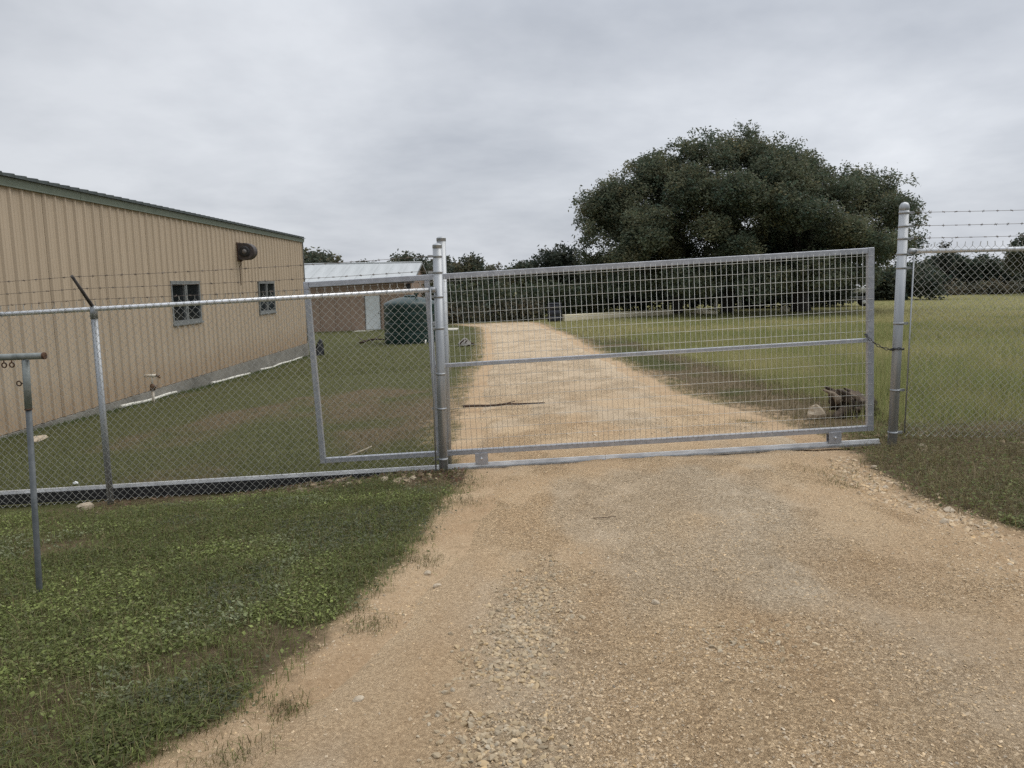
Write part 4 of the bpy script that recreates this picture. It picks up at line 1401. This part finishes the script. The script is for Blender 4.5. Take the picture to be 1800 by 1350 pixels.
# ------------------------------------------------------------------ things under and near the oak
zb_ = float(H(3.65, 52.0))
mb = MB(); mb.box(0, 9.5, -.17, .17, -.1, .35)
o = mb.build('concrete_beam', M['beam'], None, (3.2, 46.5, float(H(6, 48)) + .02), bevel=.03); o.rotation_euler = (0, 0, math.radians(35))
tag(o, 'long pale concrete beam lying at the field edge under the oak', 'beam')
dr = thing('plastic_drum', (2.70, 46.6, float(H(2.70, 46.6))), 'dark plastic drum at the left end of the pale concrete beam', 'drum')
mb = MB(); mb.lathe([(.40, 0), (.44, .05), (.45, .3), (.43, .32), (.43, .36), (.45, .38), (.45, .66), (.43, .68), (.43, .72), (.45, .74), (.44, 1.0), (.41, 1.08)], 20); mb.build('drum_body', M['drum'], dr)
mb = MB(); mb.lathe([(.43, 1.07), (.45, 1.075), (.45, 1.12), (.40, 1.13)], 20); mb.build('drum_lid', M['drum'], dr)
for (x, y, r, lab, sd) in ((13.2, 51.5, (1.15, .5, .26), 'flat pale rock slab in the grass right of the concrete beam', 4),
                           (19.0, 52.6, (.75, .4, .38), 'pale rock against the dark oak trunk', 5)):
    lumpy('flat_rock', M['beam'], r, (x, y, float(H(x, y)) + .08), lab, 'rock', sd, 'pale rocks under the oak', sub=2)
for (x, y, h, lab, sd) in ((14.1, 52.2, .85, 'left of two added pale lumps for bright spots under the oak', 8), (15.7, 52.2, .80, 'right of two added pale lumps for bright spots under the oak', 9)):  # added pale lumps standing in for bright spots between the trunks
    lumpy('bright_spot', M['concrete_pale'], (.17, .16, h * .8), (x, y, float(H(x, y)) + .65), lab, 'rock', sd, 'added pale lumps for bright spots under the oak', sub=2, flat=.9)

tx_, ty_ = 27.2, 59.5
tr = thing('tank_trailer', (tx_, ty_, float(H(tx_, ty_))), 'small trailer with a white tank parked at the far field edge', 'trailer', rot=(0, 0, math.radians(-18)))
mb = MB(); mb.lathe([(.10, -.80), (.31, -.72), (.36, -.45), (.36, .45), (.31, .72), (.10, .80)], 20, (0, 0, 1.36), axis='x'); mb.build('white_tank', M['trailer_white'], tr)
mb = MB(); mb.lathe([(.14, 1.64), (.14, 1.75), (.07, 1.79)], 12); mb.build('tank_lid', M['trailer_white'], tr)
mb = MB(); mb.box(-.9, .9, -.5, .5, .62, .72); mb.box(-.75, -.65, -.4, .4, .72, 1.05); mb.box(.55, .65, -.4, .4, .72, 1.05); mb.build('trailer_bed', M['frame_alu'], tr)
mb = MB(); mb.tube([(-.9, 0, .66), (-1.9, 0, .55)], .05, 8); mb.tube([(-1.75, 0, .55), (-1.75, 0, 0)], .04, 8); mb.build('drawbar', M['oldpipe'], tr)
for s in (-1, 1):
    mb = MB(); mb.lathe([(.2, -.09), (.33, -.08), (.34, 0), (.33, .08), (.2, .09)], 20, (.35, s * .62, .34), axis='y'); wh = mb.build('wheel', M['tyre'], tr)
    mb = MB(); mb.lathe([(.05, -.10), (.19, -.085), (.19, .085), (.05, .10)], 16, (.35, s * .62, .34), axis='y'); mb.build('rim', M['trailer_white'], wh)
mb = MB(); mb.box(.62, .80, -.55, -.49, .75, 1.25); mb.build('mudguard', M['trailer_white'], tr)

# ------------------------------------------------------------------ stump, rocks and sticks by the gate
SXs, SYs = 4.05, 9.15
sz = gz(SXs, SYs)
st = thing('tree_stump', (SXs + .02, SYs, sz), 'uprooted dark tree stump with splintered roots lying behind the gate near the right post', 'stump')
def log(mb, pts, rad, seed, sides=14, amp=.22, sub=5):
    rr = random.Random(seed)
    from mathutils import noise as mn
    P2, R2 = [], []
    for i in range(len(pts) - 1):
        for k in range(sub):
            t = k / sub
            P2.append(Vector(pts[i]).lerp(Vector(pts[i + 1]), t)); R2.append(rad[i] * (1 - t) + rad[i + 1] * t)
    P2.append(Vector(pts[-1])); R2.append(rad[-1])
    b = len(mb.v)
    mb.tube(P2, R2, sides)
    for j in range(len(P2)):
        for k in range(sides):
            i = b + j * sides + k
            p = Vector(mb.v[i]); d = p - P2[j]
            mb.v[i] = tuple(P2[j] + d * (1 + amp * 2.2 * mn.noise(Vector((math.cos(k * 2 * PI / sides) * 1.6, math.sin(k * 2 * PI / sides) * 1.6, j * .22 + seed))) + rr.uniform(-amp, amp) * .35))
mb = MB(); log(mb, [(.36, .02, .02), (.26, .0, .08), (.10, -.01, .13), (-.06, -.02, .20), (-.19, -.02, .31)], [.06, .13, .17, .13, .035], 1, amp=.55); mb.build('stump_body', M['deadwood'], st)
for i, (a, b, r0, r1) in enumerate((((-.10, -.10, .20), (-.31, -.10, .35), .045, .012), ((-.12, .0, .24), (-.24, .02, .37), .04, .010),
                                    ((.02, -.13, .20), (-.17, -.17, .36), .04, .010), ((.22, -.08, .10), (.44, -.14, .01), .07, .02),
                                    ((.20, -.06, .16), (-.02, -.09, .30), .05, .012), ((.0, -.10, .08), (-.20, -.18, .01), .08, .03), ((.30, -.08, .05), (.05, -.19, .12), .06, .025), ((.16, .05, .2), (.02, .08, .34), .04, .01))):
    mb = MB(); log(mb, [a, Vector(a).lerp(Vector(b), .5) + Vector((.02, .01, .02)), b], [r0, (r0 + r1) * .55, r1], 3 + i, 8, .4, 3)
    mb.build('root', M['paleroot'] if i in (0, 4) else M['deadwood'], st)
lumpy('limestone_rock', M['limestone'], (.14, .11, .13), (3.70, 9.05, gz(3.70, 9.05) + .07), 'cream limestone rock against the left side of the stump', 'rock', 12, 'loose limestone rocks', flat=.5)
lumpy('limestone_rock', M['limestone'], (.26, .10, .05), (-7.1, 11.1, gz(-7.1, 11.1) + .03), 'flat pale rock in the grass beside the building wall', 'rock', 13, 'loose limestone rocks')
lumpy('grey_rock', M['greystone'], (.27, .22, .24), (-1.85, 30.0, gz(-1.85, 30.0) + .10), 'grey rounded rock on the grass left of the driveway', 'rock', 14)
mb = MB()
for k in range(6):
    a = random.uniform(0, 6.28); p = Vector((math.cos(a) * .3, math.sin(a) * .15, .06)); d = Vector((random.uniform(-.3, .3), random.uniform(-.2, .2), random.uniform(.05, .3)))
    limb(mb, p, p + d, .035, .02, k, .2, 3, 6)
tag(mb.build('driftwood', M['darkstick'], None, (-1.75, 29.75, gz(-1.75, 29.75))), 'dark broken branches lying round the grey rock', 'branches')
mb = MB(); limb(mb, (0, 0, 0), (1.1, .2, .12), .05, .03, 5, .12, 5, 7); limb(mb, (.5, .1, .05), (.9, .4, .3), .03, .015, 6, .12, 4, 6); limb(mb, (.3, .05, .06), (-.1, .3, .25), .03, .012, 7, .12, 4, 6)
tag(mb.build('branch_pile', M['darkstick'], None, (-6.9, 34.3, gz(-6.9, 34.3) + .04)), 'dark fallen branch on the grass left of the green tank', 'branches')
mb = MB(); limb(mb, (0, 0, 0), (.34, .55, .06), .014, .009, 15, .05, 5, 7)
tag(mb.build('stick', M['stick'], None, (-1.97, 8.0, gz(-1.97, 8.0) + .03)), 'pale straight stick on the grass inside the tail of the gate', 'stick')
mb = MB(); limb(mb, (0, 0, 0), (1.25, -.22, .07), .022, .012, 16, .07, 9, 7); limb(mb, (.55, -.1, .03), (.8, .1, .05), .010, .006, 18, .1, 4, 5)
tag(mb.build('stick', M['darkstick'], None, (-.76, 11.5, gz(-.3, 11.5) + .045)), 'long dark stick lying across the driveway beyond the gate', 'stick')
mb = MB(); limb(mb, (0, 0, 0), (.17, .02, .0), .0035, .002, 26, .1, 4, 5)
tag(mb.build('stick', M['darkstick'], None, (.55, 5.15, gz(.6, 5.15) + .008)), 'thin twig lying on the gravel in front of the gate', 'stick')
lumpy('paper_scrap', M['trailer_white'], (.03, .025, .025), (-4.72, 7.95, gz(-4.72, 7.95) + .02), 'small white scrap on the lawn just behind the left fence', 'litter', 22, sub=2)

# stones one can pick out one by one
ROCKS = [(-1.22, 6.98, .052, 'largest pale stone at the foot of the left fence near the gate posts'),
         (-1.55, 6.96, .036, 'pale stone at the fence foot, second from the left gate posts'),
         (-.95, 6.90, .038, 'pale stone at the fence foot closest to the left gate posts'),
         (-4.12, 7.05, .095, 'flat grey stone at the foot of the left fence line post'),
         (3.97, 7.17, .050, 'pale stone at the foot of the right gate post'),
         (3.10, 6.35, .036, 'pale stone on the bare dirt where gravel meets the right verge'),
         (2.98, 5.02, .052, 'largest pale stone on the right gravel edge'),
         (2.78, 4.72, .042, 'flat stone on the right gravel edge nearest the camera'),
         (-.52, 4.30, .028, 'upper of two pale stones on the smooth left edge of the drive'),
         (-.44, 4.08, .026, 'lower of two pale stones on the smooth left edge of the drive'),
         (-.63, 2.80, .024, 'lone pale stone on the bare tan track at the bottom of the view'),
         (.70, 3.60, .028, 'brownish stone alone in the middle of the near driveway')]
r_mes = []
for k in range(4):
    import bmesh
    bm = bmesh.new(); bmesh.ops.create_icosphere(bm, subdivisions=2, radius=1)
    rr = random.Random(70 + k)
    offs = [(Vector((rr.uniform(-1, 1), rr.uniform(-1, 1), rr.uniform(-1, 1))).normalized(), rr.uniform(.55, .85)) for _ in range(11)]
    for v in bm.verts:
        p = v.co.copy()
        for nrm, h in offs:
            e = p.dot(nrm) - h
            if e > 0: p -= nrm * e * .9
        v.co = Vector((p.x * 1.15, p.y * .85, p.z * .65))
    me = bpy.data.meshes.new('loose_stone'); bm.to_mesh(me); bm.free(); me.materials.append(M['limestone']); r_mes.append(me)
for k, (x, y, r, lab) in enumerate(ROCKS):
    o = link('loose_stone', r_mes[k % 4], None, None, (x, y, gz(x, y) + r * .12), (random.uniform(-.3, .3), random.uniform(-.3, .3), random.uniform(0, 6)))
    o.scale = (r, r, r)
    tag(o, lab, 'stone', 'loose stones lying about')

# ------------------------------------------------------------------ gravel, weeds and grass (uncountable)
def icosa():
    t = (1 + 5 ** .5) / 2
    v = np.array([(-1, t, 0), (1, t, 0), (-1, -t, 0), (1, -t, 0), (0, -1, t), (0, 1, t), (0, -1, -t), (0, 1, -t), (t, 0, -1), (t, 0, 1), (-t, 0, -1), (-t, 0, 1)], float)
    v /= np.linalg.norm(v[0])
    f = np.array([(0, 11, 5), (0, 5, 1), (0, 1, 7), (0, 7, 10), (0, 10, 11), (1, 5, 9), (5, 11, 4), (11, 10, 2), (10, 7, 6), (7, 1, 8), (3, 9, 4), (3, 4, 2), (3, 2, 6), (3, 6, 8), (3, 8, 9), (4, 9, 5), (2, 4, 11), (6, 2, 10), (8, 6, 7), (9, 8, 1)])
    return v, f


def scatter_stones(name, P, R, label, base, seed, coarse=False):
    g = np.random.default_rng(seed)
    iv, jf = icosa()
    if coarse:
        iv = np.array([(1, 0, 0), (0, 1, 0), (-1, 0, 0), (0, -1, 0), (.2, .1, 1), (-.3, -.3, .8)], float)
        jf = np.array([(0, 1, 4), (1, 2, 5), (2, 3, 5), (3, 0, 4), (4, 1, 5), (4, 5, 3)])
    K = len(iv)
    n = len(P)
    jit = 1 + .30 * g.normal(size=(n, K))
    sc = np.stack([g.uniform(.8, 1.4, n), g.uniform(.7, 1.1, n), g.uniform(.4, .8, n)], -1) * R[:, None]
    an = g.uniform(0, 2 * PI, n)
    v = iv[None] * jit[..., None].clip(.5, 1.6) * sc[:, None]
    tl = g.normal(0, .25, n)
    x = v[..., 0] * np.cos(an)[:, None] - v[..., 1] * np.sin(an)[:, None]
    y = v[..., 0] * np.sin(an)[:, None] + v[..., 1] * np.cos(an)[:, None]
    z = v[..., 2] + x * tl[:, None]
    V = np.stack([x, y, z], -1) + P[:, None]
    F = (jf[None] + (np.arange(n) * K)[:, None, None]).reshape(-1, 3)
    m = np.clip(1 + .15 * g.normal(size=n), .6, 1.5)
    hue = g.normal(0, .035, n)
    c = np.array(base)[None] * m[:, None]
    c[:, 0] *= 1 + hue; c[:, 2] *= 1 - hue * 1.8
    o = link(name, np_mesh(name, V.reshape(-1, 3), F, M['stone_col'], np.repeat(c, K, 0)))
    return tag(o, label, 'gravel', kind='stuff')


def stones_field(n, xr, yr, dens, rmin, rmax, power, seed, ypow=0):
    g = np.random.default_rng(seed)
    u = g.random(n)
    if ypow: y = (yr[0] ** (1 - ypow) + u * (yr[1] ** (1 - ypow) - yr[0] ** (1 - ypow))) ** (1 / (1 - ypow))
    else: y = yr[0] + u * (yr[1] - yr[0])
    x = g.uniform(*xr, n)
    k = g.random(n) < dens(x, y)
    x, y = x[k], y[k]
    r = rmin + (rmax - rmin) * g.random(len(x)) ** power
    z = np.where(drive_in(x, y) > .25, np.maximum(Zd(x, y), Zg(x, y)), Zg(x, y)) + r * .05
    return np.stack([x, y, z], -1), r


wind = lambda y: np.interp(y, [2, 2.6, 3.5, 4.7, 6], [-.12, -.05, .02, .30, .5])
ins = lambda x, y: drive_in(x, y) > -.18
P1, R1 = stones_field(34000, (-.9, 1.1), (2.1, 5.6), lambda x, y: ins(x, y) * (np.exp(-((x - wind(y)) / .17) ** 2) * ss(4.8, 3.0, y) * ss(.25, .60, fbm(x * 4, y * 4, 61))), .004, .0165, 1.7, 1)
P2, R2 = stones_field(170000, (-1.6, 3.3), (2.1, 9), lambda x, y: ins(x, y) * (.30 + .6 * ss(.42, .66, fbm(x * 2.6, y * 2.2, 52, 4))) * (1 - .85 * np.exp(-((x + .30) / .25) ** 2)) * (1 - .85 * ss(-.1, -.5, x) * ss(4.2, 3, y)), .0022, .0085, 3.4, 2, ypow=1.5)
P3, R3 = stones_field(5000, (.5, 1.5), (2.6, 3.7), lambda x, y: .5 * np.exp(-((x - 1.0) / .18) ** 2 - ((y - 3.1) / .2) ** 2), .004, .015, 2.8, 3)
P4, R4 = stones_field(9000, (2.3, 3.4), (3.5, 7.2), lambda x, y: np.exp(-((x - xR(y) + .08) / .16) ** 2) * ss(.35, .6, fbm(x * 2, y * 2, 62)), .005, .024, 2.4, 4)
P5, R5 = stones_field(9000, (-1.2, 3.6), (7.5, 20), lambda x, y: (ins(x, y) * ss(.5, .65, fbm(x * .9, y * .9, 63)) * .8), .006, .022, 2.5, 5, ypow=1.5)
P6, R6 = stones_field(750, (-3.0, -.6), (6.75, 7.5), lambda x, y: ss(-3.0, -1.4, x) * .8 * ss(.4, .6, fbm(x * 3, y * 3, 64)), .008, .035, 2.2, 6)
P7, R7 = stones_field(1200, (3.4, 5.2), (6.6, 7.9), lambda x, y: .6 * ss(.45, .6, fbm(x * 3, y * 3, 65)), .006, .03, 2.5, 7)
P8, R8 = stones_field(800, (-6, -.6), (2.3, 7), lambda x, y: .25 * ss(.5, .6, fbm(x * 2, y * 2, 66)) + 0 * x, .005, .016, 2.0, 8)
scatter_stones('gravel_ridge', np.concatenate([P1, P3]), np.concatenate([R1, R3]), 'loose grey tan stones heaped along the middle of the near driveway', (.40, .315, .205), 9)
scatter_stones('driveway_gravel', np.concatenate([P2, P4, P5]), np.concatenate([R2, R4, R5]), 'fine tan gravel strewn over the driveway', (.52, .40, .26), 10, True)
scatter_stones('verge_gravel', np.concatenate([P6, P7, P8]), np.concatenate([R6, R7, R8]), 'broken limestone bits along the fence foot and verges', (.34, .265, .18), 12)


def blades(P, h, w, cols, seed, lean=.5, tri3=True):
    g = np.random.default_rng(seed)
    n = len(P)
    a = g.uniform(0, 2 * PI, n)
    d = np.stack([np.cos(a), np.sin(a), 0 * a], -1)
    s = np.stack([-np.sin(a + g.normal(0, .6, n)), np.cos(a + g.normal(0, .6, n)), 0 * a], -1) * (w / 2)[:, None]
    le = np.abs(g.normal(0, lean, n))
    up = np.array([0, 0, 1.])
    mid = P + up * (h * .55)[:, None] + d * (h * le * .30)[:, None]
    tip = P + up * (h * (1 - .35 * np.minimum(le, 1.6)))[:, None] + d * (h * le * .95)[:, None]
    P = P - up * .01
    if tri3:
        V = np.stack([P - s, P + s, mid - s * .75, mid + s * .75, tip], 1).reshape(-1, 3)
        F = np.array([(0, 1, 3), (0, 3, 2), (2, 3, 4)])
        F = (F[None] + (np.arange(n) * 5)[:, None, None]).reshape(-1, 3)
        return V, F, np.repeat(cols, 5, 0)
    V = np.stack([P - s, P + s, tip], 1).reshape(-1, 3)
    return V, np.arange(n * 3).reshape(n, 3), np.repeat(cols, 3, 0)


def leaflets(P, size, cols, seed, lift):
    """small roundish weed leaves held nearly flat"""
    g = np.random.default_rng(seed)
    n = len(P)
    a = g.uniform(0, 2 * PI, n)
    t = g.normal(0, .35, (n, 2))
    u = np.stack([np.cos(a), np.sin(a), t[:, 0]], -1) * size[:, None]
    v = np.stack([-np.sin(a), np.cos(a), t[:, 1]], -1) * (size * .75)[:, None]
    C_ = P + np.array([0, 0, 1.]) * lift[:, None]
    V = np.stack([C_ - u, C_ - u * .2 + v, C_ + u, C_ - u * .2 - v], 1).reshape(-1, 3)
    F = np.concatenate([np.array([(0, 2, 1)]) , np.array([(0, 3, 2)])])
    F = (F[None] + (np.arange(n) * 4)[:, None, None]).reshape(-1, 3)
    return V, F, np.repeat(cols, 4, 0)


def join(parts):
    V, F, C_ = [], [], []
    o = 0
    for v, f, c in parts:
        V.append(v); F.append(f + o); C_.append(c); o += len(v)
    return np.concatenate(V), np.concatenate(F), np.concatenate(C_)


def mixcol(n, g, pal, wts, jitter=.22):
    k = g.choice(len(pal), n, p=np.array(wts) / sum(wts))
    c = np.array(pal)[k] * np.clip(1 + jitter * g.normal(size=n), .4, 1.8)[:, None]
    return c


def scat(n, xr, yr, keep, seed, ypow=0, fan=None):
    g = np.random.default_rng(seed)
    u = g.random(n)
    if ypow == 1: y = yr[0] * (yr[1] / yr[0]) ** u
    elif ypow: y = (yr[0] ** (1 - ypow) + u * (yr[1] ** (1 - ypow) - yr[0] ** (1 - ypow))) ** (1 / (1 - ypow))
    else: y = yr[0] + u * (yr[1] - yr[0])
    if fan: lo, hi = fan(y); x = lo + g.random(n) * (hi - lo)
    else: x = g.uniform(*xr, n)
    k = g.random(n) < keep(x, y)
    x, y = x[k], y[k]
    return np.stack([x, y, Zg(x, y)], -1), g


GREEN = [(.172, .202, .060), (.205, .240, .074), (.140, .165, .052), (.160, .168, .078)]
DRY = [(.26, .215, .11), (.18, .15, .075), (.12, .10, .048)]

# near lawn on the left: low weeds and short grass
edge_l = lambda x, y: ss(-.04, .50, xL(y) + .06 + -.02 * ss(3.6, 2.6, y) - x + .44 * (fbm(x * 4, y * 4, 71) - .5)) ** 1.2
kn = lambda x, y: edge_l(x, y) * (.10 + .90 * lush(x, y)) * ss(7.25, 6.9, y + .2 * fbm(x * 3, y * 3, 72))
fan_l = lambda y: (-.76 * y - 1.2, np.interp(y, L_Y, L_X) + .5)
pa, g = scat(115000, None, (2.0, 7.2), kn, 101, ypow=1, fan=fan_l)
pat = fbm(pa[:, 0] * 1.6, pa[:, 1] * 1.6, 73, 3)
ca = mixcol(len(pa), g, GREEN, [3, 2, 3, 1.2]); ca *= (.62 + .75 * ss(.35, .68, pat))[:, None]
blue = ss(.60, .68, fbm(pa[:, 0] * 1.3 + 7, pa[:, 1] * 1.3, 74, 3))[:, None]
ca = ca * (1 - blue) + blue * ca.mean(1, keepdims=True) * np.array([1.08, 1.18, .66])
A = leaflets(pa, g.uniform(.005, .013, len(pa)), ca, 102, g.uniform(.004, .05, len(pa)))
pb, g = scat(190000, None, (2.0, 7.2), lambda x, y: edge_l(x, y) * (.32 + .68 * lush(x, y)) * ss(7.3, 7.0, y), 103, ypow=1, fan=fan_l)
cb_ = mixcol(len(pb), g, GREEN + DRY, [3, 2.4, 3, 1.5, 1.9, 1.8, .9])
B = blades(pb, g.uniform(.03, .085, len(pb)), g.uniform(.002, .0045, len(pb)), cb_, 104, 1.2)
pc, g = scat(2600, None, (2.0, 6.9), lambda x, y: edge_l(x, y) * ss(5.5, 3, y), 105, ypow=1, fan=fan_l)
Cc = blades(pc, g.uniform(.09, .22, len(pc)), g.uniform(.002, .0035, len(pc)), mixcol(len(pc), g, DRY + GREEN[:1], [2, 2, 1, 1]), 106, .55)
# dry tufts on the gravel edge
tp = []
for (tx0, ty0, tr0, nn) in ((-.93, 2.83, .11, 260), (-.74, 3.6, .12, 200), (-1.05, 2.50, .16, 300), (-.58, 4.5, .16, 260), (-.42, 5.9, .22, 300), (-.40, 6.6, .25, 300), (1.5, 18.0, 1.1, 260), (2.85, 8.95, .25, 300), (2.7, 6.2, .35, 250), (2.55, 5.75, .18, 160)):
    p = rng.normal(size=(nn, 2)) * tr0 * .5 + np.array([tx0, ty0])
    z = np.array([gz(a_, b_) for a_, b_ in p])
    tp.append(np.column_stack([p, z]))
tp = np.concatenate(tp)
D = blades(tp, rng.uniform(.015, .05, len(tp)), rng.uniform(.0018, .0035, len(tp)), mixcol(len(tp), rng, DRY + GREEN[2:3], [1, 3, 3, 3]), 107, 1.6)
# fallen leaves and rootlets along the foot of the fence
pl, gl = scat(5000, (-4.6, -.45), (6.65, 7.35), lambda x, y: ss(.38, .6, fbm(x * 2.5, y * 2.5, 81)) * ss(-4.6, -2.4, x) * ss(7.4, 7.2, y), 141)
LL = leaflets(pl, gl.uniform(.006, .020, len(pl)), mixcol(len(pl), gl, [(.13, .07, .042), (.20, .13, .08), (.08, .05, .032), (.26, .21, .14)], [3, 2, 2, 1]), 142, gl.uniform(.002, .03, len(pl)))
tag(link('leaf_litter', np_mesh('leaf_litter', *LL[:2], M['grass'], LL[2])), 'reddish brown fallen leaves and dirt along the foot of the left fence', 'leaf litter', kind='stuff')
V, F, C_ = join([A, B, Cc, D])
tag(link('lawn_weeds', np_mesh('lawn_weeds', V, F, M['grass'], C_)), 'low green weeds and short grass on the near left lawn', 'lawn', kind='stuff')

# lawn behind the fence, up to the buildings
kb = lambda x, y: ss(.0, .35, xL(y) - x + .3 * (fbm(x * 3, y * 3, 75) - .5)) * (x > -7.93) * (.38 + .62 * lush(x, y))
kb2 = lambda x, y: ss(.0, .35, xL(y) - x + .3 * (fbm(x * 3, y * 3, 75) - .5)) * ((x > -7.93) | (y > 29.8)) * ((y < 44.8) | (x > -5.8)) * (.22 + .78 * lush(x, y))
fan_b = lambda y: (np.maximum(-.76 * y - 1, -16.5), np.interp(y, L_Y, L_X) + .2)
pd, g = scat(150000, None, (7.5, 22), kb, 111, ypow=1.3, fan=fan_b)
lu = lush(pd[:, 0], pd[:, 1])[:, None]
cd = mixcol(len(pd), g, [(.165, .172, .070), (.125, .140, .056), (.195, .190, .086)], [2, 2, 1]) * lu + mixcol(len(pd), g, DRY, [1, 2, 2]) * (1 - lu)
A = blades(pd, g.uniform(.025, .075, len(pd)), g.uniform(.004, .008, len(pd)), cd, 112, .8, tri3=False)
pe, g = scat(90000, None, (20, 48), kb2, 113, ypow=1.2, fan=fan_b)
lu = lush(pe[:, 0], pe[:, 1])[:, None]
ce = mixcol(len(pe), g, [(.20, .205, .09), (.16, .175, .072), (.235, .225, .11)], [2, 2, 1]) * lu + mixcol(len(pe), g, [(.27, .235, .12), (.21, .185, .095)], [1, 1]) * (1 - lu)
B = blades(pe, g.uniform(.03, .09, len(pe)), g.uniform(.012, .022, len(pe)), ce, 114, .8, tri3=False)
# deeper grass along the slab
pf, g = scat(9000, (-7.92, -7.5), (9, 29.5), lambda x, y: .2 + .8 * ss(-7.5, -7.9, x), 115)
Cf = blades(pf, g.uniform(.03, .10, len(pf)), g.uniform(.005, .010, len(pf)), mixcol(len(pf), g, [(.075, .115, .036), (.095, .13, .045)], [1, 1]), 116, .6, tri3=False)
V, F, C_ = join([A, B, Cf])
tag(link('lawn_grass', np_mesh('lawn_grass', V, F, M['grass'], C_)), 'patchy brown and green grass between fence, building and driveway', 'lawn', kind='stuff')

# tall field grass on the right
FIELD = [(.31, .32, .125), (.235, .268, .098), (.47, .42, .215), (.355, .32, .155)]
kf = lambda x, y: field_mask(x, y) ** .7 * np.where(x > 3.2, 1, ss(27, 36, y)) * ss(.1, .5, x - xR(y))
fan_f = lambda y: (np.full_like(y, 1.8), .78 * y + 2.5)
pg, g = scat(130000, None, (8.2, 24), kf, 121, ypow=1.2, fan=fan_f)
patch = ss(.38, .62, fbm(pg[:, 0] * .6, pg[:, 1] * .35, 76, 4))[:, None]
cg = mixcol(len(pg), g, FIELD, [2, 3, .6, 1]) * (1 - patch) * .92 + mixcol(len(pg), g, FIELD, [.8, .2, 2, 2.2]) * patch
A = blades(pg, g.uniform(.10, .34, len(pg)) * (.6 + .9 * fbm(pg[:, 0] * 1.3, pg[:, 1] * 1.1, 82, 3)), g.uniform(.004, .008, len(pg)), cg, 122, .45, tri3=False)
ph, g = scat(150000, None, (22, 84), kf, 123, ypow=1.4, fan=fan_f)
patch = ss(.38, .62, fbm(ph[:, 0] * .22, ph[:, 1] * .16, 77, 5))[:, None]
ch = mixcol(len(ph), g, FIELD, [2, 3, .6, 1], .15) * (1 - patch) * .92 + mixcol(len(ph), g, FIELD, [.8, .2, 2, 2.2], .15) * patch
B = blades(ph, g.uniform(.10, .30, len(ph)) * (1 - .55 * ss(32, 50, ph[:, 1])), g.uniform(.014, .034, len(ph)), ch, 124, .45, tri3=False)
V, F, C_ = join([A, B])
tag(link('field_grass', np_mesh('field_grass', V, F, M['grass'], C_)), 'tall yellow green grass filling the field right of the driveway', 'grass', kind='stuff')

# verge between driveway and field, and the patch in front of the right fence
edge_r = lambda x, y: ss(.0, .35, x - xR(y) + .3 * (fbm(x * 4, y * 4, 78) - .5))
kv = lambda x, y: edge_r(x, y) * (.40 + .6 * lush(x, y)) * np.where(y < 8.2, 1., ss(4.6, 4.3, x))
pi_, g = scat(70000, None, (3.4, 8.4), kv, 131, ypow=1, fan=lambda y: (np.full_like(y, 2.6), .76 * y + 1.2))
A = leaflets(pi_[::2], g.uniform(.007, .017, len(pi_[::2])), mixcol(len(pi_[::2]), g, GREEN, [3, 2, 3, .6]) * .85, 132, g.uniform(.004, .05, len(pi_[::2])))
B = blades(pi_[1::2], g.uniform(.03, .09, len(pi_[1::2])), g.uniform(.003, .005, len(pi_[1::2])), mixcol(len(pi_[1::2]), g, GREEN + DRY, [2, 1, 2, .6, 4, 4, 2]), 133, 1.3)
pj, g = scat(60000, None, (8.2, 40), kv, 134, ypow=1.2, fan=lambda y: (np.full_like(y, 2.0), np.full_like(y, 4.7)))
lu = lush(pj[:, 0], pj[:, 1])[:, None]
cj = mixcol(len(pj), g, [(.12, .135, .055), (.15, .155, .065)], [1, 1]) * lu + mixcol(len(pj), g, DRY, [1, 2, 2]) * (1 - lu)
Cj = blades(pj, g.uniform(.03, .10, len(pj)), g.uniform(.004, .009, len(pj)), cj, 135, .7, tri3=False)
# dead grass caught along the right fence and the thatch before it
pk, g = scat(30000, (2.9, 7.5), (4.2, 8.0), lambda x, y: (.3 + .7 * ss(.30, .62, fbm(x * 2, y * 2, 79))) * edge_r(x, y), 136)
Ck = blades(pk, g.uniform(.04, .16, len(pk)), g.uniform(.002, .004, len(pk)), mixcol(len(pk), g, DRY, [2, 2, 1]), 137, 1.5)
V, F, C_ = join([A, B, Cj, Ck])
tag(link('verge_grass', np_mesh('verge_grass', V, F, M['grass'], C_)), 'short mixed grass on the right verge and by the right fence', 'grass', kind='stuff')

scene.cycles.use_denoising = False
scene.cycles.max_bounces = 6
